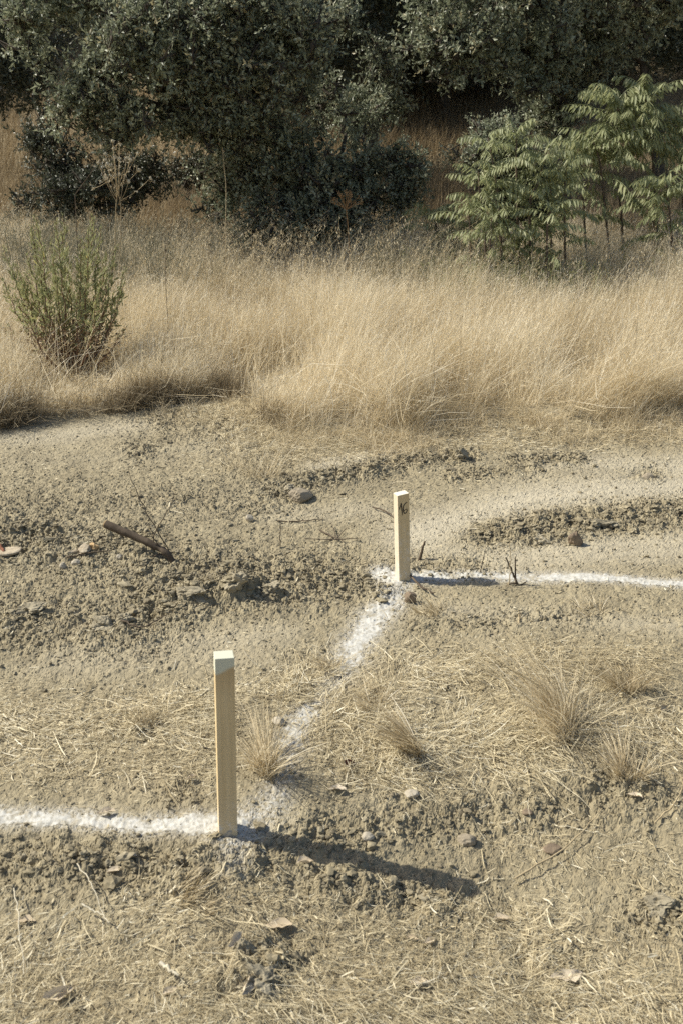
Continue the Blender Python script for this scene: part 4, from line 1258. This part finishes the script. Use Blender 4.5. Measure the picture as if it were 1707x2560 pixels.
stone('stone', 'stone', 945, 1838, 38, 18, M_PALE, 30, 'flat white stone on the straw right of the diagonal chalk line', None, 0, .2, 3, .18)
stone('stone', 'stone', 640, 1665, 36, 22, M_PALE, 31, 'smooth pale stone just behind the tuft beside the unnumbered stake', None, -.1, .25, 3, .2)
stone('stone', 'stone', 845, 1925, 34, 24, M_PALE, 32, 'small dusty tan stone on the soil right of the unnumbered stake, above its shadow', None, 0, .3, 3, .22)
stone('stone', 'stone', 1075, 1936, 46, 28, M_STONE, 33, 'angular grey-tan stone in the crumbled soil at lower right', None, .1, .3, 3, .35)
stone('stone', 'stone', 1268, 1962, 50, 22, M_BROWN, 34, 'flat dark brown stone at lower right beside thin straws', None, 0, .3, 3, .25)
stone('stone', 'stone', 1210, 1882, 26, 18, M_BROWN, 35, 'small tan-brown stone at the upper edge of the crumbled soil at right', None, 0, .3, 3, .25)
stone('stone', 'stone', 525, 1918, 34, 30, M_PALE, 36, 'chalk-dusted clod leaning on the foot of the unnumbered stake', None, .3, .3, 3, .4)

# ------------------------------------------------------------------ branch, twigs and wood scraps
def branch():
    P = [G(403, 1285, .0), G(345, 1248, .03), None, None]
    y = P[0][1]
    a = G(403, 1287, -.02); m1 = at(360, 1255, a[1] + .02); m2 = at(310, 1232, a[1] + .04); e = at(243, 1203, a[1] + .07)
    t = thing('fallen_branch', G(403, 1287), 'thick sawn-off branch stuck slantwise in the soil, with thin side twigs', 'branch')
    g = Geo(); C = curve([a, at(385, 1272, a[1]), m1, m2, e], 22); C[1:-1] += rng.normal(0, .0012, (20, 3))
    tubes(g, C[None], np.linspace(.0135, .0175, 22)[None] * (1 + .05 * rng.normal(size=(1, 22))), 10)
    g.build('bark_stem', M_STICK, t, True)
    d = unit(C[-1] - C[-2]); g = Geo()
    tubes(g, np.array([[C[-1] - d * .001, C[-1] + d * .004]]), np.array([[.0165, .0155]]), 12)
    g.build('sawn_end', M_CUT, t)
    for pts in ([(388, 1262), (350, 1200), (318, 1140), (296, 1075)], [(352, 1245), (362, 1212), (385, 1175), (405, 1130)], [(396, 1270), (345, 1278), (318, 1288)], [(370, 1258), (352, 1232), (345, 1205)]):
        g = Geo(); Q = curve([at(p, q, a[1] + .01) for p, q in pts], 14); Q[2:-1] += rng.normal(0, .003, (11, 3))
        big = pts[-1][1] > 1280
        tubes(g, Q[None], np.linspace(.005 if big else .0028, .0012, 14)[None], 5)
        g.build('twig', M_STICK, t, True)


branch()


def twig(pts, r, label, lift=.004, cat='twig', m=None, group='thin dead twigs on the bare soil', branches=(), air=False):
    """polyline of picture points laid on the ground (air: points after the first stand in the air above it)"""
    if air:
        b = G(*pts[0]); Q = [b - np.array([0, 0, .02])] + [at(p, q, b[1]) for p, q in pts[1:]]
    else:
        Q = [G(p, q, lift) for p, q in pts]
    P = curve(Q, 16); P[2:-1] += rng.normal(0, .0018, (13, 3))
    g = Geo(); tubes(g, P[None], np.linspace(r, r * .5, 16)[None], 6)
    for bp in branches:
        b = P[int(bp[0] * 15)]
        e = at(bp[1], bp[2], b[1]) if air else G(bp[1], bp[2], .02)
        tubes(g, curve([b, (b + e) / 2 + rng.normal(0, .004, 3), e], 8)[None], np.linspace(r * .7, r * .35, 8)[None], 5)
    return tag(g.build('twig' if cat == 'twig' else 'forked_twig', m or M_STICK, smooth=True), label, cat, group)


twig([(1192, 1345), (1180, 1325), (1160, 1280)], .006, 'forked upright twig poking through the thin chalk line', 0, 'twig', None, None, [(.4, 1182, 1278), (.3, 1160, 1345), (.25, 1208, 1335)], True)
twig([(1165, 1350), (1172, 1300), (1165, 1225)], .0025, 'pale straight stem standing behind the forked upright twig', 0, 'twig', M_STALK, None, [], True)
twig([(962, 1277), (968, 1262), (975, 1243)], .008, 'short broken stub of wood standing right of the numbered stake', 0, 'twig', None, None, [], True)
twig([(935, 1320), (960, 1350), (995, 1368)], .006, 'grey curved twig leaning on the foot of the numbered stake', .02, 'twig', None, None)
twig([(637, 1196), (700, 1196), (745, 1192)], .0035, 'long thin twig lying below the single round rock', .006, branches=[(.5, 705, 1205)])
twig([(645, 1256), (643, 1225), (646, 1200)], .003, 'lone upright twiglet on the bare soil left of the twig tangle', 0, air=True)
twig([(735, 1218), (765, 1232), (790, 1243)], .004, 'tangled branching twig in the soil midway between round rock and numbered stake', .01, branches=[(.6, 760, 1205), (.7, 795, 1218), (.9, 830, 1240), (.8, 700, 1240)])
twig([(855, 1168), (890, 1182), (912, 1200), (922, 1203)], .004, 'curved twig reaching toward the numbered stake from its left', .012, branches=[(.9, 935, 1192), (.7, 905, 1175)])
twig([(1100, 1312), (1108, 1285), (1113, 1262)], .002, 'hair-thin upright stem beside the chalk line between stake and forked twig', 0, air=True)
twig([(155, 1290), (200, 1285), (260, 1276)], .004, 'straight thin twig lying on the churned soil below the sawn branch', .008)
twig([(280, 1437), (330, 1452), (385, 1425)], .0035, 'bent brown twig beside the clods at lower left', .008)
twig([(1190, 1410), (1188, 1440), (1196, 1405)], .002, 'wiry stem standing in front of the chalk line at right', 0, m=M_STALK)
twig([(1500, 1905), (1555, 1850), (1568, 1790)], .003, 'pale curved twig at the right edge beside the dark soil', .015, m=M_STALK)
twig([(1180, 2030), (1300, 1960), (1380, 1875)], .003, 'long straight pale straw stalk slanting across the soil at lower right', .02, m=M_STALK)
twig([(370, 2225), (395, 2245), (412, 2255)], .005, 'thick bright broken straw stalk in the foreground litter', .03, m=M_THISTLE)
twig([(180, 2005), (215, 2060), (240, 2120)], .0017, 'long bent straw stalk in the lower left foreground', .03, m=M_THISTLE)
twig([(35, 2060), (48, 2150), (58, 2260)], .0018, 'pale upright straw stem at the lower left edge', .03, m=M_THISTLE)
twig([(190, 2095), (230, 2112), (255, 2135)], .0026, 'stout pale straw piece left of the swirled tuft', .03, m=M_THISTLE)


def slab(name, px, py, wpx, dpx, th, m, label, cat, yaw=0, tilt=0):
    x, y = gat(px, py); s = y / F * K * 1.04
    V, f = ICO[3]
    w, d = wpx * s / 2, dpx * s / 2 / .33
    V = np.sign(V) * np.abs(V) ** np.array([.8, .8, .55]) * (1 + .16 * (n3(V * 1.7, px) - .5)[:, None])
    V = V * np.array([w, d, th])
    c, s_ = math.cos(yaw), math.sin(yaw); V = np.stack([V[:, 0] * c - V[:, 1] * s_, V[:, 0] * s_ + V[:, 1] * c, V[:, 2] + V[:, 0] * tilt], 1)
    g = Geo(); g.add(V, f); o = g.build(name, m)
    o.location = (x, y, T1(x, y) + th * 1.6)
    return tag(o, label, cat)


slab('wood_chip', 22, 1272, 56, 18, .009, M_SCRAP, 'pale flat wood slab lying on the soil at the left edge', 'wood scrap', .1, .05)
twig([(-20, 1252), (0, 1266), (12, 1277)], .012, 'reddish broken stick poking in at the left edge beside the pale slab', .015, 'twig', M_RED, None)
stone('wood_scrap', 'wood scrap', 190, 1282, 44, 22, M_SCRAP, 51, 'pale splintered wood lump on the churned soil left of the sawn branch', None, .2, .36, 4, .9)
stone('wood_scrap', 'wood scrap', 212, 1274, 22, 24, M_CUT, 52, 'tan curled bark scrap on the splintered wood lump', None, .4, .2, 4, .9)
stone('stone', 'stone', 175, 1302, 26, 18, M_PALE, 53, 'white stone chip just below the splintered wood lump', None, 0, .3, 3, .3)
stone('stone', 'stone', 275, 1288, 18, 14, M_PALE, 54, 'small white chip between the splintered wood lump and the sawn branch', None, 0, .3, 3, .3)
stone('stone', 'stone', 145, 1308, 18, 20, M_PALE, 55, 'small white chip left of the white stone chip below the wood lump', None, 0, .3, 3, .3)

# ------------------------------------------------------------------ fallen oak leaves
def leaf_thing(px, py, Lpx, yaw, label, roll=.0, m=None, wide=.45):
    x, y = gat(px, py); s = y / F * K * 1.04
    L = Lpx * s; W = L * wide
    nu, nv = 9, 5
    u = np.linspace(0, 1, nu); v = np.linspace(-1, 1, nv)
    wid = np.sin(np.pi * np.clip(u, .02, .98)) ** .8
    A = (u[:, None] - .5) * L + 0 * v[None]; Bv = v[None] * wid[:, None] * W / 2
    Cz = .35 * W * (v[None] ** 2) * wid[:, None] + .10 * L * (u[:, None] - .5) ** 2
    A = A + rng.normal(0, .02 * L, A.shape); Bv = Bv * (1 + rng.normal(0, .14, Bv.shape)) + .12 * W * np.sin(u[:, None] * 5 + rng.uniform(0, 6)); Cz = Cz * rng.uniform(.6, 1.8) + rng.normal(0, .05 * W, Cz.shape)
    c, s_ = math.cos(roll), math.sin(roll)
    B2 = Bv * c - Cz * s_; C2 = Bv * s_ + Cz * c
    cy, sy = math.cos(yaw), math.sin(yaw)
    V = np.stack([A * cy - B2 * sy, A * sy + B2 * cy, C2], -1).reshape(-1, 3)
    id_ = np.arange(nu * nv).reshape(nu, nv)
    f = np.stack([id_[:-1, :-1], id_[:-1, 1:], id_[1:, 1:], id_[1:, :-1]], -1).reshape(-1, 4)
    g = Geo(); g.add(V, f, rng.uniform(.3, 1)); o = g.build('fallen_leaf', m or M_LITTER, smooth=True)
    o.location = (x, y, T1(x, y) + .007 + abs(math.sin(roll)) * W * .3)
    return tag(o, label, 'leaf', 'fallen dry leaves')


for a in [(570, 2270, 70, 1.1, 'large curled tan leaf standing on edge at the bottom of the picture', 1.0), (985, 2165, 42, .5, 'bright curled leaf in the foreground straw, right one of a close pair'), (945, 2155, 34, -.2, 'pale leaf of the close pair in the foreground straw, left one'),
          (640, 2120, 74, 0, 'long pale leaf lying across the straw below the tallest foreground clod'), (1150, 2110, 46, .2, 'pale leaf alone in the straw right of the close pair'), (440, 1785, 30, .6, 'whitish leaf on the straw just left of the unnumbered stake'),
          (245, 1868, 48, .2, 'tan leaf at the upper edge of the left chalk line'), (265, 1995, 44, .5, 'tan leaf on the rough soil below the left chalk line'), (775, 1813, 44, -.1, 'pale leaf on the soil right of the stake, near the patchy chalk'),
          (300, 1978, 36, .1, 'thin pale leaf on the rough clods left of the unnumbered stake'), (1455, 1842, 40, -.4, 'pale curled leaf at the edge of the dark soil far right'), (960, 2262, 60, .1, 'broad tan leaf near the bottom centre', 0), (390, 2270, 44, .7, 'bright leaf scrap in the bottom left straw', .3),
          (135, 2290, 80, .5, 'curled brown-tan leaf lying at the bottom left corner', .5), (1300, 2250, 90, .2, 'broad dull leaf at the bottom right', .2), (540, 2165, 60, 1.0, 'tan leaf leaning on the dark upright clod in the foreground', .9),
          (60, 2118, 54, 0, 'flat pale leaf in the straw at lower left'), (1520, 1640, 34, .8, 'pale upright leaf in the straw at the right edge', .8), (700, 1975, 46, .3, 'speckled pale leaf on the soil near the stake shadow')]:
    leaf_thing(*a)
leaf_thing(800, 1757, 30, .3, 'single red-brown leaf in the straw right of the patchy chalk', .5, M_RED)
